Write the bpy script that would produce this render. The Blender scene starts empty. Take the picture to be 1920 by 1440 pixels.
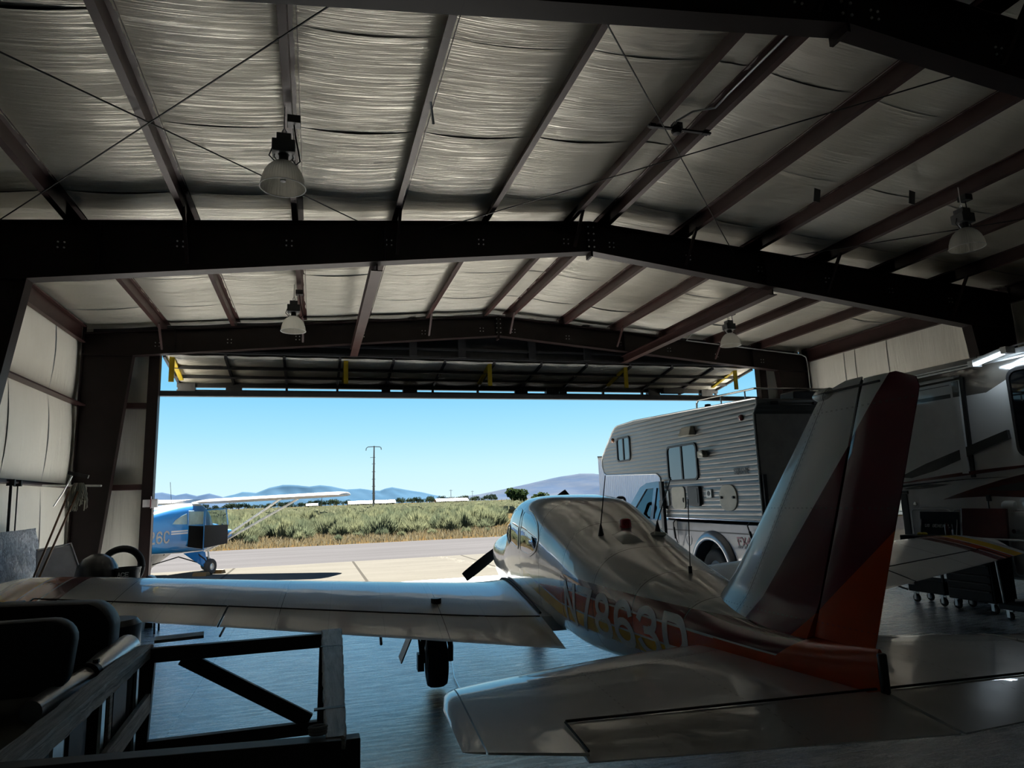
import bpy, bmesh, math, random
from math import sin, cos, pi, radians as R, sqrt, atan2
from mathutils import Vector, Matrix, Euler
rnd = random.Random(7)
C = bpy.context.scene.collection
sc = bpy.context.scene

# ------------------------------------------------------------------ mesh building
class MB:
    def __init__(s): s.v=[]; s.f=[]; s.m=[]; s.cm=0
    def add(s, vs, fs, m=None):
        o=len(s.v); s.v+= [tuple(p) for p in vs]
        for f in fs: s.f.append(tuple(i+o for i in f)); s.m.append(s.cm if m is None else m)
        return s
    def box(s, c, d, rot=None, m=None):
        hx,hy,hz=d[0]/2,d[1]/2,d[2]/2
        vs=[Vector((x,y,z)) for x in(-hx,hx) for y in(-hy,hy) for z in(-hz,hz)]
        if rot is not None:
            M=rot if isinstance(rot,Matrix) else Euler(rot).to_matrix()
            vs=[M@p for p in vs]
        vs=[p+Vector(c) for p in vs]
        return s.add(vs,[(0,1,3,2),(4,6,7,5),(0,4,5,1),(2,3,7,6),(0,2,6,4),(1,5,7,3)],m)
    def b2(s, lo, hi, m=None):
        return s.box([(a+b)/2 for a,b in zip(lo,hi)],[abs(b-a) for a,b in zip(lo,hi)],None,m)
    def bar(s, p, q, w, h, up=(0,0,1), m=None):
        p=Vector(p); q=Vector(q); d=q-p; L=d.length; y=d.normalized()
        x=y.cross(Vector(up)); 
        if x.length<1e-5: x=y.cross(Vector((1,0,0)))
        x.normalize(); z=x.cross(y)
        M=Matrix((x,y,z)).transposed()
        return s.box((p+q)/2,(w,L,h),M,m)
    def tube(s, pts, r, n=8, caps=True, m=None):
        pts=[Vector(p) for p in pts]; rs=r if isinstance(r,(list,tuple)) else [r]*len(pts)
        rings=[]; ref=None
        for i,p in enumerate(pts):
            t=(pts[min(i+1,len(pts)-1)]-pts[max(i-1,0)]).normalized()
            if ref is None:
                ref=t.cross(Vector((0,0,1)))
                if ref.length<.05: ref=t.cross(Vector((1,0,0)))
                ref.normalize()
            a=(ref-t*ref.dot(t)).normalized(); b=t.cross(a); ref=a
            rings.append([p+(a*cos(2*pi*k/n)+b*sin(2*pi*k/n))*rs[i] for k in range(n)])
        return s.loft(rings,True,caps,m)
    def loft(s, rings, closed=True, caps=True, m=None):
        n=len(rings[0]); vs=[p for r in rings for p in r]; fs=[]
        for i in range(len(rings)-1):
            for k in range(n if closed else n-1):
                a=i*n+k; b=i*n+(k+1)%n
                fs.append((a,b,b+n,a+n))
        if caps and closed:
            fs.append(tuple(range(n-1,-1,-1))); o=(len(rings)-1)*n; fs.append(tuple(o+k for k in range(n)))
        return s.add(vs,fs,m)
    def lathe(s, prof, o=(0,0,0), ax='z', n=20, m=None):
        # prof: list of (radius, height)
        def P(r,h,a):
            x,y=r*cos(a),r*sin(a)
            p={'z':(x,y,h),'x':(h,x,y),'y':(y,h,x)}[ax]
            return (p[0]+o[0],p[1]+o[1],p[2]+o[2])
        rings=[[P(r,h,2*pi*k/n) for k in range(n)] for r,h in prof]
        return s.loft(rings,True,False,m)
    def prism(s, poly, fn, t0, t1, m=None):
        # poly 2d, fn(u,v,t)->3d
        n=len(poly); vs=[fn(u,v,t0) for u,v in poly]+[fn(u,v,t1) for u,v in poly]
        fs=[tuple(range(n-1,-1,-1)),tuple(range(n,2*n))]+[(k,(k+1)%n,(k+1)%n+n,k+n) for k in range(n)]
        return s.add(vs,fs,m)
    def grid(s, fn, nu, nv, m=None):
        vs=[fn(i/nu,j/nv) for j in range(nv+1) for i in range(nu+1)]
        fs=[(j*(nu+1)+i,j*(nu+1)+i+1,(j+1)*(nu+1)+i+1,(j+1)*(nu+1)+i) for j in range(nv) for i in range(nu)]
        return s.add(vs,fs,m)
    def build(s, name, mat, parent=None, smooth=35, bevel=0, solid=0, fixn=True):
        me=bpy.data.meshes.new(name); me.from_pydata(s.v,[],s.f)
        mats=mat if isinstance(mat,(list,tuple)) else [mat]
        for k in mats: me.materials.append(k)
        if len(mats)>1: me.polygons.foreach_set('material_index',s.m)
        if fixn:
            bm=bmesh.new(); bm.from_mesh(me); bmesh.ops.recalc_face_normals(bm,faces=bm.faces); bm.to_mesh(me); bm.free()
        o=bpy.data.objects.new(name,me); C.objects.link(o)
        if parent: o.parent=parent
        if bevel:
            b=o.modifiers.new('b','BEVEL'); b.width=bevel; b.segments=2; b.limit_method='ANGLE'; b.angle_limit=R(40)
        if solid:
            b=o.modifiers.new('s','SOLIDIFY'); b.thickness=solid; b.offset=-1
        if smooth:
            me.shade_smooth(); me.set_sharp_from_angle(angle=R(smooth))
        me.update(); return o

def thing(name,label,cat,loc=(0,0,0),rz=0,group=None):
    o=bpy.data.objects.new(name,None); C.objects.link(o); o.location=loc; o.rotation_euler=(0,0,rz)
    o.empty_display_size=.1
    return tag(o,label,cat,group)
def tag(o,label,cat,group=None,kind=None):
    o['label']=label; o['category']=cat
    if group: o['group']=group
    if kind: o['kind']=kind
    return o
def struct(o,label=None,cat=None,group=None):
    o['kind']='structure'
    if label: o['label']=label
    if cat: o['category']=cat
    if group: o['group']=group
    return o
def part(o,label): o['label']=label; return o
def dup(src,loc,rz=None,label=None,group=None,scale=None):
    r=src.copy(); C.objects.link(r); r.location=loc
    if rz is not None: r.rotation_euler=(0,0,rz)
    if label: r['label']=label
    if group: r['group']=group
    if scale: r.scale=scale
    for ch in list(src.children):
        c=ch.copy(); C.objects.link(c); c.parent=r
        for g in list(ch.children):
            d=g.copy(); C.objects.link(d); d.parent=c
    return r
def rrect(x0,y0,x1,y1,r,n=5):
    out=[]
    for cx,cy,a in((x1-r,y1-r,0),(x0+r,y1-r,90),(x0+r,y0+r,180),(x1-r,y0+r,270)):
        for k in range(n+1):
            t=R(a+90*k/n); out.append((cx+r*cos(t),cy+r*sin(t)))
    return out
def lerp(a,b,t): return a+(b-a)*t
def interp(tab,x):
    # tab rows (x, a, b, ...) ascending; smooth monotone-ish (catmull)
    if x<=tab[0][0]: return tab[0][1:]
    if x>=tab[-1][0]: return tab[-1][1:]
    for i in range(len(tab)-1):
        if tab[i][0]<=x<=tab[i+1][0]: break
    a,b=tab[i],tab[i+1]; p=tab[max(i-1,0)]; q=tab[min(i+2,len(tab)-1)]
    h=b[0]-a[0]; t=(x-a[0])/h; out=[]
    for k in range(1,len(a)):
        m0=(b[k]-p[k])/max(b[0]-p[0],1e-6)*h; m1=(q[k]-a[k])/max(q[0]-a[0],1e-6)*h
        d=b[k]-a[k]
        m0=max(-3*abs(d),min(3*abs(d),m0)); m1=max(-3*abs(d),min(3*abs(d),m1))
        out.append((2*t**3-3*t**2+1)*a[k]+(t**3-2*t*t+t)*m0+(-2*t**3+3*t*t)*b[k]+(t**3-t*t)*m1)
    return out

# ------------------------------------------------------------------ materials
class NT:
    def __init__(s,mat): s.t=mat.node_tree; s.n=s.t.nodes; s.l=s.t.links
    def node(s,ty,**kw):
        n=s.n.new(ty)
        for k,v in kw.items(): setattr(n,k,v)
        return n
    def link(s,a,b): s.l.new(a,b)
    def inp(s,sock,v):
        if v is None: return
        if hasattr(v,'is_output') or hasattr(v,'links'): s.l.new(v,sock)
        else: sock.default_value=v
    def math(s,op,a,b=None,c=None,clamp=False):
        n=s.node('ShaderNodeMath',operation=op,use_clamp=clamp)
        for i,v in enumerate((a,b,c)): s.inp(n.inputs[i],v)
        return n.outputs[0]
    def mix(s,f,a,b):
        n=s.node('ShaderNodeMix',data_type='RGBA'); s.inp(n.inputs[0],f)
        for i,v in((6,a),(7,b)):
            if isinstance(v,tuple) and len(v)==3: v=v+(1,)
            s.inp(n.inputs[i],v)
        return n.outputs[2]
    def coords(s,kind='Object'):
        n=s.node('ShaderNodeTexCoord'); return n.outputs[kind]
    def sep(s,v):
        n=s.node('ShaderNodeSeparateXYZ'); s.l.new(v,n.inputs[0]); return n.outputs
    def comb(s,x,y,z):
        n=s.node('ShaderNodeCombineXYZ'); s.inp(n.inputs[0],x); s.inp(n.inputs[1],y); s.inp(n.inputs[2],z); return n.outputs[0]
    def mapping(s,v,scale=(1,1,1),loc=(0,0,0),rot=(0,0,0)):
        n=s.node('ShaderNodeMapping'); s.l.new(v,n.inputs[0]); n.inputs['Scale'].default_value=scale; n.inputs['Location'].default_value=loc; n.inputs['Rotation'].default_value=rot; return n.outputs[0]
    def noise(s,v,scale=5,detail=4,rough=.55,dist=0):
        n=s.node('ShaderNodeTexNoise'); s.inp(n.inputs['Vector'],v); n.inputs['Scale'].default_value=scale; n.inputs['Detail'].default_value=detail; n.inputs['Roughness'].default_value=rough; n.inputs['Distortion'].default_value=dist; return n.outputs[0]
    def ramp(s,f,stops,interp='LINEAR'):
        n=s.node('ShaderNodeValToRGB'); s.l.new(f,n.inputs[0]); cr=n.color_ramp; cr.interpolation=interp
        while len(cr.elements)<len(stops): cr.elements.new(.5)
        for e,(p,c) in zip(cr.elements,stops): e.position=p; e.color=tuple(c)+(1,) if len(c)==3 else c
        return n.outputs[0]
    def band(s,x,lo,hi):
        return s.math('MULTIPLY',s.math('GREATER_THAN',x,lo),s.math('LESS_THAN',x,hi))
    def smooth(s,x,a,b):
        n=s.node('ShaderNodeMapRange',interpolation_type='SMOOTHSTEP'); s.inp(n.inputs[0],x); n.inputs[1].default_value=a; n.inputs[2].default_value=b; return n.outputs[0]
    def bump(s,h,dist=.01,strength=1.0):
        n=s.node('ShaderNodeBump'); s.l.new(h,n.inputs['Height']); n.inputs['Distance'].default_value=dist; n.inputs['Strength'].default_value=strength; return n.outputs[0]
def newmat(name):
    m=bpy.data.materials.new(name); m.use_nodes=True; nt=NT(m); b=nt.n['Principled BSDF']; return m,nt,b
def mat(name,col,rough=.5,metal=0,spec=.5,coat=0,var=.12,vscale=6,bump=0,bscale=40,trans=0,ior=1.45,stretch=(1,1,1),coatr=.05):
    m,nt,b=newmat(name); co=nt.mapping(nt.coords(),stretch)
    nz=nt.noise(co,vscale,5)
    lo=tuple(max(0,c*(1-var)) for c in col); hi=tuple(min(1,c*(1+var)) for c in col)
    nt.link(nt.ramp(nz,[(.3,lo),(.7,hi)]),b.inputs['Base Color'])
    b.inputs['Roughness'].default_value=rough; b.inputs['Metallic'].default_value=metal
    b.inputs['Specular IOR Level'].default_value=spec; b.inputs['Coat Weight'].default_value=coat; b.inputs['Coat Roughness'].default_value=coatr
    b.inputs['Transmission Weight'].default_value=trans; b.inputs['IOR'].default_value=ior
    if bump: nt.link(nt.bump(nt.noise(co,bscale,4),bump),b.inputs['Normal'])
    return m
M={}
M['steel']=mat('red_oxide_steel',(.011,.0055,.005),.5,0,.3,var=.25,vscale=3)
M['steel2']=mat('red_oxide_steel_purlin',(.035,.0145,.0125),.45,0,.4,var=.25,vscale=3)
M['galv']=mat('galvanised_steel',(.5,.5,.5),.38,.8,.5,var=.15,vscale=15)
M['bolt']=mat('zinc_bolt',(.6,.6,.6),.35,.9)
M['black']=mat('black_painted_steel',(.012,.012,.013),.45,var=.3)
M['dkgrey']=mat('dark_grey_steel',(.03,.031,.034),.5,var=.25)
M['yellow']=mat('yellow_painted_steel',(.62,.46,.02),.45,var=.12)
M['rubber']=mat('tyre_rubber',(.014,.014,.015),.75,var=.3,bump=.002)
M['whitepl']=mat('white_plastic',(.7,.7,.68),.4)
M['cream']=mat('cream_plastic',(.45,.42,.34),.45)
M['aluminium']=mat('sheet_aluminium',(.62,.63,.64),.32,.85,var=.12,vscale=5,bump=.003,bscale=9)
M['conduit']=mat('conduit_metal',(.55,.56,.56),.3,.8)
M['wire']=mat('black_cable',(.01,.01,.01),.5)
M['chrome']=mat('chrome',(.75,.75,.76),.12,1)

def mat_glass(name,tint,rough=.02,alpha=.25):
    m,nt,b=newmat(name); out=nt.n['Material Output']
    tr=nt.node('ShaderNodeBsdfTransparent'); tr.inputs[0].default_value=tuple(tint)+(1,)
    gl=nt.node('ShaderNodeBsdfGlossy'); gl.inputs['Roughness'].default_value=rough
    fr=nt.node('ShaderNodeFresnel'); fr.inputs[0].default_value=1.5
    f=nt.math('ADD',fr.outputs[0],alpha*.3,clamp=True)
    mx=nt.node('ShaderNodeMixShader'); nt.link(f,mx.inputs[0]); nt.link(tr.outputs[0],mx.inputs[1]); nt.link(gl.outputs[0],mx.inputs[2])
    nt.link(mx.outputs[0],out.inputs[0]); nt.n.remove(b); return m
M['glass']=mat_glass('clear_glazing',(.75,.8,.8))
M['darkglass']=mat('tinted_glazing',(.012,.014,.016),.04,0,.8,coat=1,coatr=.02,var=.1)
# ------------------------------------------------------------------ camera
EYE=1.72
yaw,pitch,roll=0.28805621,0.16874863,-0.03522728
fw=Vector((sin(yaw)*cos(pitch),cos(yaw)*cos(pitch),sin(pitch))); rt=Vector((cos(yaw),-sin(yaw),0)); up=rt.cross(fw)
r2=cos(roll)*rt+sin(roll)*up; u2=-sin(roll)*rt+cos(roll)*up
cam=bpy.data.cameras.new('camera'); co=bpy.data.objects.new('camera',cam); C.objects.link(co)
mw=Matrix((r2,u2,-fw)).transposed().to_4x4(); mw.translation=Vector((0,0,EYE)); co.matrix_world=mw
cam.sensor_fit='HORIZONTAL'; cam.sensor_width=36; cam.lens=36*1266.8/1920; cam.clip_end=20000; cam.clip_start=.05
sc.camera=co
vs=sc.view_settings; vs.view_transform='Standard'; vs.look='None'; vs.gamma=1; vs.use_curve_mapping=False; vs.exposure=1.0
sc.cycles.use_denoising=True
sc.cycles.max_bounces=14; sc.cycles.diffuse_bounces=7; sc.cycles.glossy_bounces=5; sc.cycles.transparent_max_bounces=12
sc.cycles.caustics_reflective=False; sc.cycles.caustics_refractive=False; sc.cycles.sample_clamp_indirect=6
# ------------------------------------------------------------------ sky and sun
w=bpy.data.worlds.new('sky'); sc.world=w; w.use_nodes=True; nt=NT(w); bg=nt.n['Background']
g=nt.sep(nt.coords('Generated'))
el=nt.math('ARCSINE',g[2])
col=nt.ramp(nt.math('DIVIDE',el,pi/2),[(0,(.66,.86,.93)),(.03,(.55,.82,.92)),(.065,(.36,.71,.90)),(.105,(.21,.58,.86)),(.2,(.15,.47,.86)),(.4,(.10,.34,.80)),(1,(.07,.22,.65))])
nt.link(col,bg.inputs[0]); bg.inputs[1].default_value=.575
sun=bpy.data.lights.new('sun','SUN'); so=bpy.data.objects.new('sun',sun); C.objects.link(so)
sun.energy=22; sun.angle=R(.55); sun.color=(1,.95,.86)
SEL,SAZ=R(50.5),R(10)   # elevation, azimuth from +Y toward +X
sd=Vector((sin(SAZ)*cos(SEL),cos(SAZ)*cos(SEL),sin(SEL)))
so.rotation_euler=sd.to_track_quat('Z','Y').to_euler(); so.location=(0,30,40)

# ------------------------------------------------------------------ hangar shell
XC,XL,XR=4.58,-5.05,14.25
YB,YD=-7.0,17.0
HS=.86; ZF=EYE-EYE/HS   # the steel is laid out on a 5 ft purlin grid, then brought to its true size about eye level
FY=(-1.6,4.37,10.3,16.5)
def zt(x): return 6.46-.083*abs(x-XC)        # top of rafters
def zceil(x): return zt(x)+.2
PX=[XC-.31-1.52*k for k in range(6)]+[XC+.31+1.52*k for k in range(6)]
PX=sorted(PX)

m,nt,b=newmat('polished_concrete_floor'); co_=nt.coords(); 
st=nt.noise(nt.mapping(co_,(1.2,9,1)),2.2,8,.68); bl=nt.noise(co_,1.1,6,.6); fine=nt.noise(nt.mapping(co_,(14,40,1)),3,5,.7)
mixv=nt.math('ADD',nt.math('MULTIPLY',st,.5),nt.math('MULTIPLY',bl,.5))
base=nt.ramp(mixv,[(.32,(.24,.26,.285)),(.5,(.42,.44,.465)),(.7,(.58,.595,.61))])
xyz=nt.sep(co_)
def joint(ax,off,per,wd=.006):
    d=nt.math('ABSOLUTE',nt.math('SUBTRACT',nt.math('FRACT',nt.math('DIVIDE',nt.math('ADD',xyz[ax],off),per)),.5))
    return nt.math('LESS_THAN',d,wd/per)
jn=nt.math('MAXIMUM',joint(0,-.48+.5*3.1+1.55,3.1),joint(1,.3,3.05))
nt.link(nt.mix(jn,base,(.02,.02,.022)),b.inputs['Base Color'])
rg=nt.ramp(nt.math('ADD',nt.math('MULTIPLY',st,.6),nt.math('MULTIPLY',fine,.4)),[(.38,(.10,)*3),(.62,(.50,)*3)])
nt.link(rg.outputs[0] if hasattr(rg,'outputs') else rg,b.inputs['Roughness']); b.inputs['IOR'].default_value=1.7; b.inputs['Coat Weight'].default_value=.9; b.inputs['Coat IOR'].default_value=1.6; nt.link(nt.math('MULTIPLY',rg,.8),b.inputs['Coat Roughness']); nt.link(nt.bump(nt.math('ADD',nt.math('MULTIPLY',st,.5),nt.math('MULTIPLY',fine,.35)),.005),b.inputs['Coat Normal'])
nt.link(nt.bump(nt.math('ADD',nt.math('MULTIPLY',st,.5),nt.math('MULTIPLY',fine,.35)),.006),b.inputs['Normal'])
M['floor']=m
struct(MB().b2(((XL-.1)*HS,(YB-.1)*HS,-.2),((XR+.1)*HS,(YD+.05)*HS,0)).build('floor',m,smooth=0),'polished grey concrete hangar floor with saw cut joints','floor')

def mat_vinyl(name,vert):
    m,nt,b=newmat(name); c=nt.coords(); 
    sc1=(.9,.9,.25) if vert else (.35,9,1)
    s1=nt.noise(nt.mapping(c,(4,4,.35) if vert else (.16,5.5,.16)),2.0,3,.55,.25)
    s2=nt.noise(nt.mapping(c,(7,7,.5) if vert else (.26,33,.26)),2.4,4,.6,.3)
    big=nt.noise(c,.55,3)
    nt.link(nt.ramp(big,[(.3,(.80,.765,.665)),(.7,(.88,.845,.745))]),b.inputs['Base Color'])
    b.inputs['Metallic'].default_value=0 if vert else .8
    b.inputs['Roughness'].default_value=.42 if vert else .30
    b.inputs['Specular IOR Level'].default_value=.5 if vert else .9
    cr=nt.math('POWER',nt.math('SUBTRACT',1.,nt.math('MULTIPLY',nt.math('ABSOLUTE',nt.math('SUBTRACT',s2,.5)),2.)),8.)
    h=nt.math('ADD',nt.math('ADD',nt.math('MULTIPLY',s1,.5 if vert else 1.0),nt.math('MULTIPLY',cr,-.0 if vert else .26)),nt.math('MULTIPLY',s2,.25 if vert else .75))
    nt.link(nt.bump(h,.022 if not vert else .03),b.inputs['Normal']); return m
M['ceil']=mat_vinyl('ceiling_insulation_facing',False); M['wallv']=mat_vinyl('wall_insulation_facing',True)
# ceiling: insulation facing draped over the purlins, seams every 1.8 m
mb=MB(); edges=[XL]+PX+[XR]
SEAM=[YB]+[ -6.8+1.84*k for k in range(1,13)]+[YD]
for i in range(len(edges)-1):
    x0,x1=edges[i],edges[i+1]; wd=x1-x0; sag=.055*min(1,wd/1.5)
    for j in range(len(SEAM)-1):
        y0,y1=SEAM[j],SEAM[j+1]; rj=rnd.uniform(.8,1.25)
        def fn(u,v):
            x=lerp(x0,x1,u); y=lerp(y0,y1,v); pin=1.0
            for fy in FY[1:]:
                d=abs(y-fy-.1); pin=min(pin,.25+.75*min(1,d/.9))
            lip=.012*max(0,1-v/.05)*sin(pi*u)
            s=4*u*(1-u)
            wav=.006*sin(y*9.1+i*1.7+x*.5)*s+.004*sin(y*17.7+i*2.9)*s
            return (x,y,zceil(x)-sag*rj*pin*s-lip+wav)
        mb.grid(fn,10,18)
struct(mb.build('ceiling',M['ceil'],smooth=60,fixn=False),'white vinyl insulation draped between the roof purlins','ceiling')
mb=MB()
for sx,x0,x1 in((0,XL-.25,XC),(1,XC,XR+.25)):
    mb.prism([(x0,zceil(x0)+.14),(x1,zceil(x1)+.14),(x1,zceil(x1)+.24),(x0,zceil(x0)+.24)],lambda u,v,t:(u,t,v),YB-.2,YD+.35)
struct(mb.build('roof',M['galv'],smooth=0),'metal roof sheeting over the hangar','roof')
# side walls
WY0,WY1,WZ0,WZ1=13.68,14.75,.2,1.0
def wall(name,x,sgn,lab):
    mb=MB(); ys=[YB+ (YD-YB)*k/13 for k in range(14)]; zs=[ZF,2.3,4.12,zceil(x)]
    if sgn<0: ys=sorted([y for y in ys if abs(y-14.2)>.9]+[WY0,WY1]); zs=[ZF,WZ0,WZ1,2.3,4.12,zceil(x)]
    for j in range(len(ys)-1):
        for k in range(len(zs)-1):
            if sgn<0 and ys[j]==WY0 and zs[k]==WZ0: continue
            def fn(u,v):
                y=lerp(ys[j],ys[j+1],u); z=lerp(zs[k],zs[k+1],v)
                lip=.02*max(0,1-u/.05)
                return (x+sgn*(.07*4*v*(1-v)*.8+lip*sin(pi*v)+.012*sin(y*7+k)*sin(pi*v)),y,z)
            mb.grid(fn,14,8)
    o=mb.build(name,M['wallv'],smooth=60,fixn=False); struct(o,lab,'wall')
    tb=MB()
    for a0,a1,c0,c1 in ((YB-.1,YD+.1,ZF,zceil(x)+.14),) if sgn>0 else ((YB-.1,WY0,ZF,zceil(x)+.14),(WY1,YD+.1,ZF,zceil(x)+.14),(WY0,WY1,ZF,WZ0),(WY0,WY1,WZ1,zceil(x)+.14)): tb.b2((x-sgn*.12,a0,c0),(x-sgn*.2,a1,c1))
    struct(tb.build('trim_'+('left' if sgn>0 else 'right'),M['galv'],smooth=0),'outer metal cladding of the '+lab,'wall')
wall('wall_left',XL,1,'white insulated wall on the left side of the hangar')
wall('wall_right',XR,-1,'cream insulated wall behind the motorhome')
struct(MB().prism([(XL,ZF),(XR,ZF),(XR,zceil(XR)),(XC,zceil(XC)),(XL,zceil(XL))],lambda u,v,t:(u,t,v),YB-.12,YB).build('wall_back',M['wallv'],smooth=0),'insulated back wall of the hangar','wall')
# front wall infill beside the door and gable over it
mb=MB(); DX0,DX1=-3.42,12.62
for x0,x1 in((XL,DX0-.2),(DX1+.2,XR)):
    for z0,z1 in((ZF,2.28),(2.28,4.12),(4.12,5.9)):
        mb.grid(lambda u,v:(lerp(x0,x1,u),YD+.02-.05*4*v*(1-v)*sin(pi*u),lerp(z0,z1,v)),8,8)
    mb.b2((x0,YD+.1,ZF),(x1,YD+.16,5.9))
mb.prism([(XL,5.9),(XR,5.9),(XC,zceil(XC)+.13)],lambda u,v,t:(u,t,v),YD+.06,YD+.14)
struct(mb.build('wall_front',M['wallv'],smooth=40),'insulated front wall beside and over the hangar door','wall')

# steel frames
NAMES=['behind the camera','nearest overhead','in the middle of the hangar','at the door end']
def frame(k,ynear,bot0,bots,kneex,basex):
    fl=.22; th=.016
    root=bpy.data.objects.new('steel_frame',None); C.objects.link(root); root.location=(XC,ynear+fl/2,0)
    struct(root,'dark red steel portal frame '+NAMES[k],'steel frame')
    L=lambda x,y,z:(x-XC,y-ynear-fl/2,z)
    bt=lambda x: bot0-bots*abs(x-XC)
    mb=MB(); yc=ynear+fl/2
    for sgn in(-1,1):
        xk=XC+sgn*kneex; xe=XL+.13 if sgn<0 else XR-.13
        # web
        P=[(XC,bt(XC)),(xk,bt(xk)),(xe,bt(xk)),(xe,zt(xe)),(XC,zt(XC))]
        mb.prism(P,lambda u,v,t:L(u,t,v),yc-.006,yc+.006)
        # flanges
        mb.bar(L(XC,yc,zt(XC)-th/2),L(xe,yc,zt(xe)-th/2),fl,th)
        mb.bar(L(XC,yc,bt(XC)+th/2),L(xk,yc,bt(xk)+th/2),fl,th)
        for f in(.0,.42,.9):   # stiffeners / splice plates
            x=XC+sgn*(.012+f*kneex); mb.b2(L(x-.008,yc-fl/2,bt(x)),L(x+.008,yc+fl/2,zt(x)))
    mb.b2(L(XC-.02,yc-fl/2,bt(XC)-.09),L(XC+.02,yc+fl/2,bt(XC)))
    r=mb.build('rafter',M['steel'],root,smooth=0)
    for sgn in(-1,1):
        xk=XC+sgn*kneex; xb=XC+sgn*basex; xe=XL+.13 if sgn<0 else XR-.13; zk=bt(xk); mb=MB()
        mb.prism([(xk,zk),(xb,ZF),(xe,ZF),(xe,zk)],lambda u,v,t:L(u,t,v),yc-.006,yc+.006)
        mb.bar(L(xk,yc,zk),L(xb,yc,ZF),fl,th,up=(1,0,0)); mb.bar(L(xe,yc,zk+.9),L(xe,yc,ZF),fl,th,up=(1,0,0))
        mb.b2(L(xk,yc-fl/2,zk-.008),L(xe,yc+fl/2,zk+.008)); mb.b2(L(min(xb,xe)-.05,yc-.15,ZF),L(max(xb,xe)+.05,yc+.15,ZF+.025))
        mb.build('column',M['steel'],root,smooth=0)
    bm_=MB()
    for x in PX:
        for dx in(-.04,.04):
            for dz in(.3,.38):
                bm_.lathe([(0,-.012),(.013,-.012),(.013,0)],L(x+dx+.12*(1 if x>XC else -1),yc-.007,zt(x)-dz),'y',6)
    for sx in(-1,1):
        for k2 in range(4): bm_.lathe([(0,-.012),(.016,-.012),(.016,0)],L(XC+sx*.05,yc-fl/2-.001,bt(XC)+.08+.12*k2),'y',6)
    bm_.build('bolts',M['bolt'],r,smooth=0)
    br=MB()
    for i,x in enumerate(PX):
        if i%2==(0 if k==3 else 1):
            s=1 if x>XC else -1
            br.bar(L(x,yc-.55,zt(x)+.02),L(x-s*.0,yc-.1,bt(x)+.1),.045,.045)
    br.build('flange_brace',M['steel2'],r,smooth=0)
    return root
frame(0,FY[0],5.91,.118,8.4,9.15); frame(1,FY[1],5.86,.118,8.4,9.15); frame(2,FY[2],5.91,.118,8.38,9.15); frame(3,FY[3],5.93,.088,8.5,9.05)

# purlins: one per line and bay, Z section
BAYN=['over the camera','in the near bay','in the far bay']
ORD=['outermost left','fifth left of the ridge','fourth left of the ridge','third left of the ridge','second left of the ridge','first left of the ridge','first right of the ridge','second right of the ridge','third right of the ridge','fourth right of the ridge','fifth right of the ridge','outermost right']
for bi in range(3):
    y0,y1=FY[bi]+.11,FY[bi+1]+.11
    for i,x in enumerate(PX):
        z=zt(x); s=1 if x<XC else -1; mb=MB(); a=-.083*(1 if x>XC else -1)
        g=lambda u,v:(u,v+a*u)
        t=.006;H=.2;F=.075
        P=[(-s*F,0),(0,0),(0,H-t),(s*F,H-t),(s*F,H-.025),(s*(F+t),H-.025),(s*(F+t),H),(-s*t,H),(-s*t,t),(-s*(F),t),(-s*F,.022),(-s*(F+t),.022),(-s*(F+t),0)]
        P=[g(*q) for q in P]
        ov=.35 if bi<2 else .3
        mb.prism(P,lambda u,v,tt:(u,tt,v),-ov if bi else 0,(y1-y0)+ov)
        o=mb.build('roof_purlin',M['steel2'],smooth=0); o.location=(x,y0,z)
        struct(o,'dark red roof purlin %s, %s'%(BAYN[bi],ORD[i]),'purlin','roof purlins '+BAYN[bi])
# eave struts and wall girts
for bi in range(3):
    y0,y1=FY[bi]+.2,FY[bi+1]+.02
    for s,x,side in((1,XL,'left'),(-1,XR,'right')):
        z=zceil(x); mb=MB()
        P=[(0,-.42),(s*.1,-.42),(s*.1,-.4),(s*.02,-.4),(s*.02,-.06),(s*.1,-.06),(s*.1,-.03),(0,-.03)]
        mb.prism(P,lambda u,v,t:(u+x+s*.09,t,v+z),y0,y1)
        struct(mb.build('eave_strut',M['steel2'],smooth=0),'dark red eave beam along the %s wall %s'%(side,BAYN[bi]),'eave beam')
        for gz in(4.1,2.32):
            mb=MB(); P=[(0,0),(s*.2,0),(s*.2,.03),(s*.19,.03),(s*.19,.008),(s*.01,.008),(s*.01,.09),(0,.09)]
            mb.prism(P,lambda u,v,t:(u+x+s*.05,t,v+gz-.05),y0-.2,y1+.2)
            struct(mb.build('wall_girt',M['steel2'],smooth=0),'dark red %s girt on the %s wall %s'%('upper' if gz>3 else 'lower',side,BAYN[bi]),'wall girt')
for s,xa,xb in((1,XL+.2,DX0-.2),(-1,DX1+.2,XR-.2)):
    for gz in(4.1,2.28):
        struct(MB().b2((xa,YD-.2,gz-.07),(xb,YD-.03,gz+.05)).build('wall_girt',M['steel2'],smooth=0),'dark red %s girt on the front wall %s of the door'%('upper' if gz>3 else 'lower','left' if s>0 else 'right'),'wall girt')
for x,side in((DX0,'left'),(DX1,'right')):
    s=-1 if x<XC else 1
    mb=MB(); mb.b2((x,YD-.22,ZF),(x+s*.02,YD+.02,5.4)); mb.b2((x,YD-.22,ZF),(x+s*.22,YD-.2,5.4)); mb.b2((x,YD,ZF),(x+s*.22,YD+.02,5.4)); mb.b2((x+s*.2,YD-.22,ZF),(x+s*.22,YD+.02,5.4))
    struct(mb.build('door_post',M['steel'],smooth=0),'dark red steel post on the %s of the open hangar door'%side,'door post')
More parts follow.
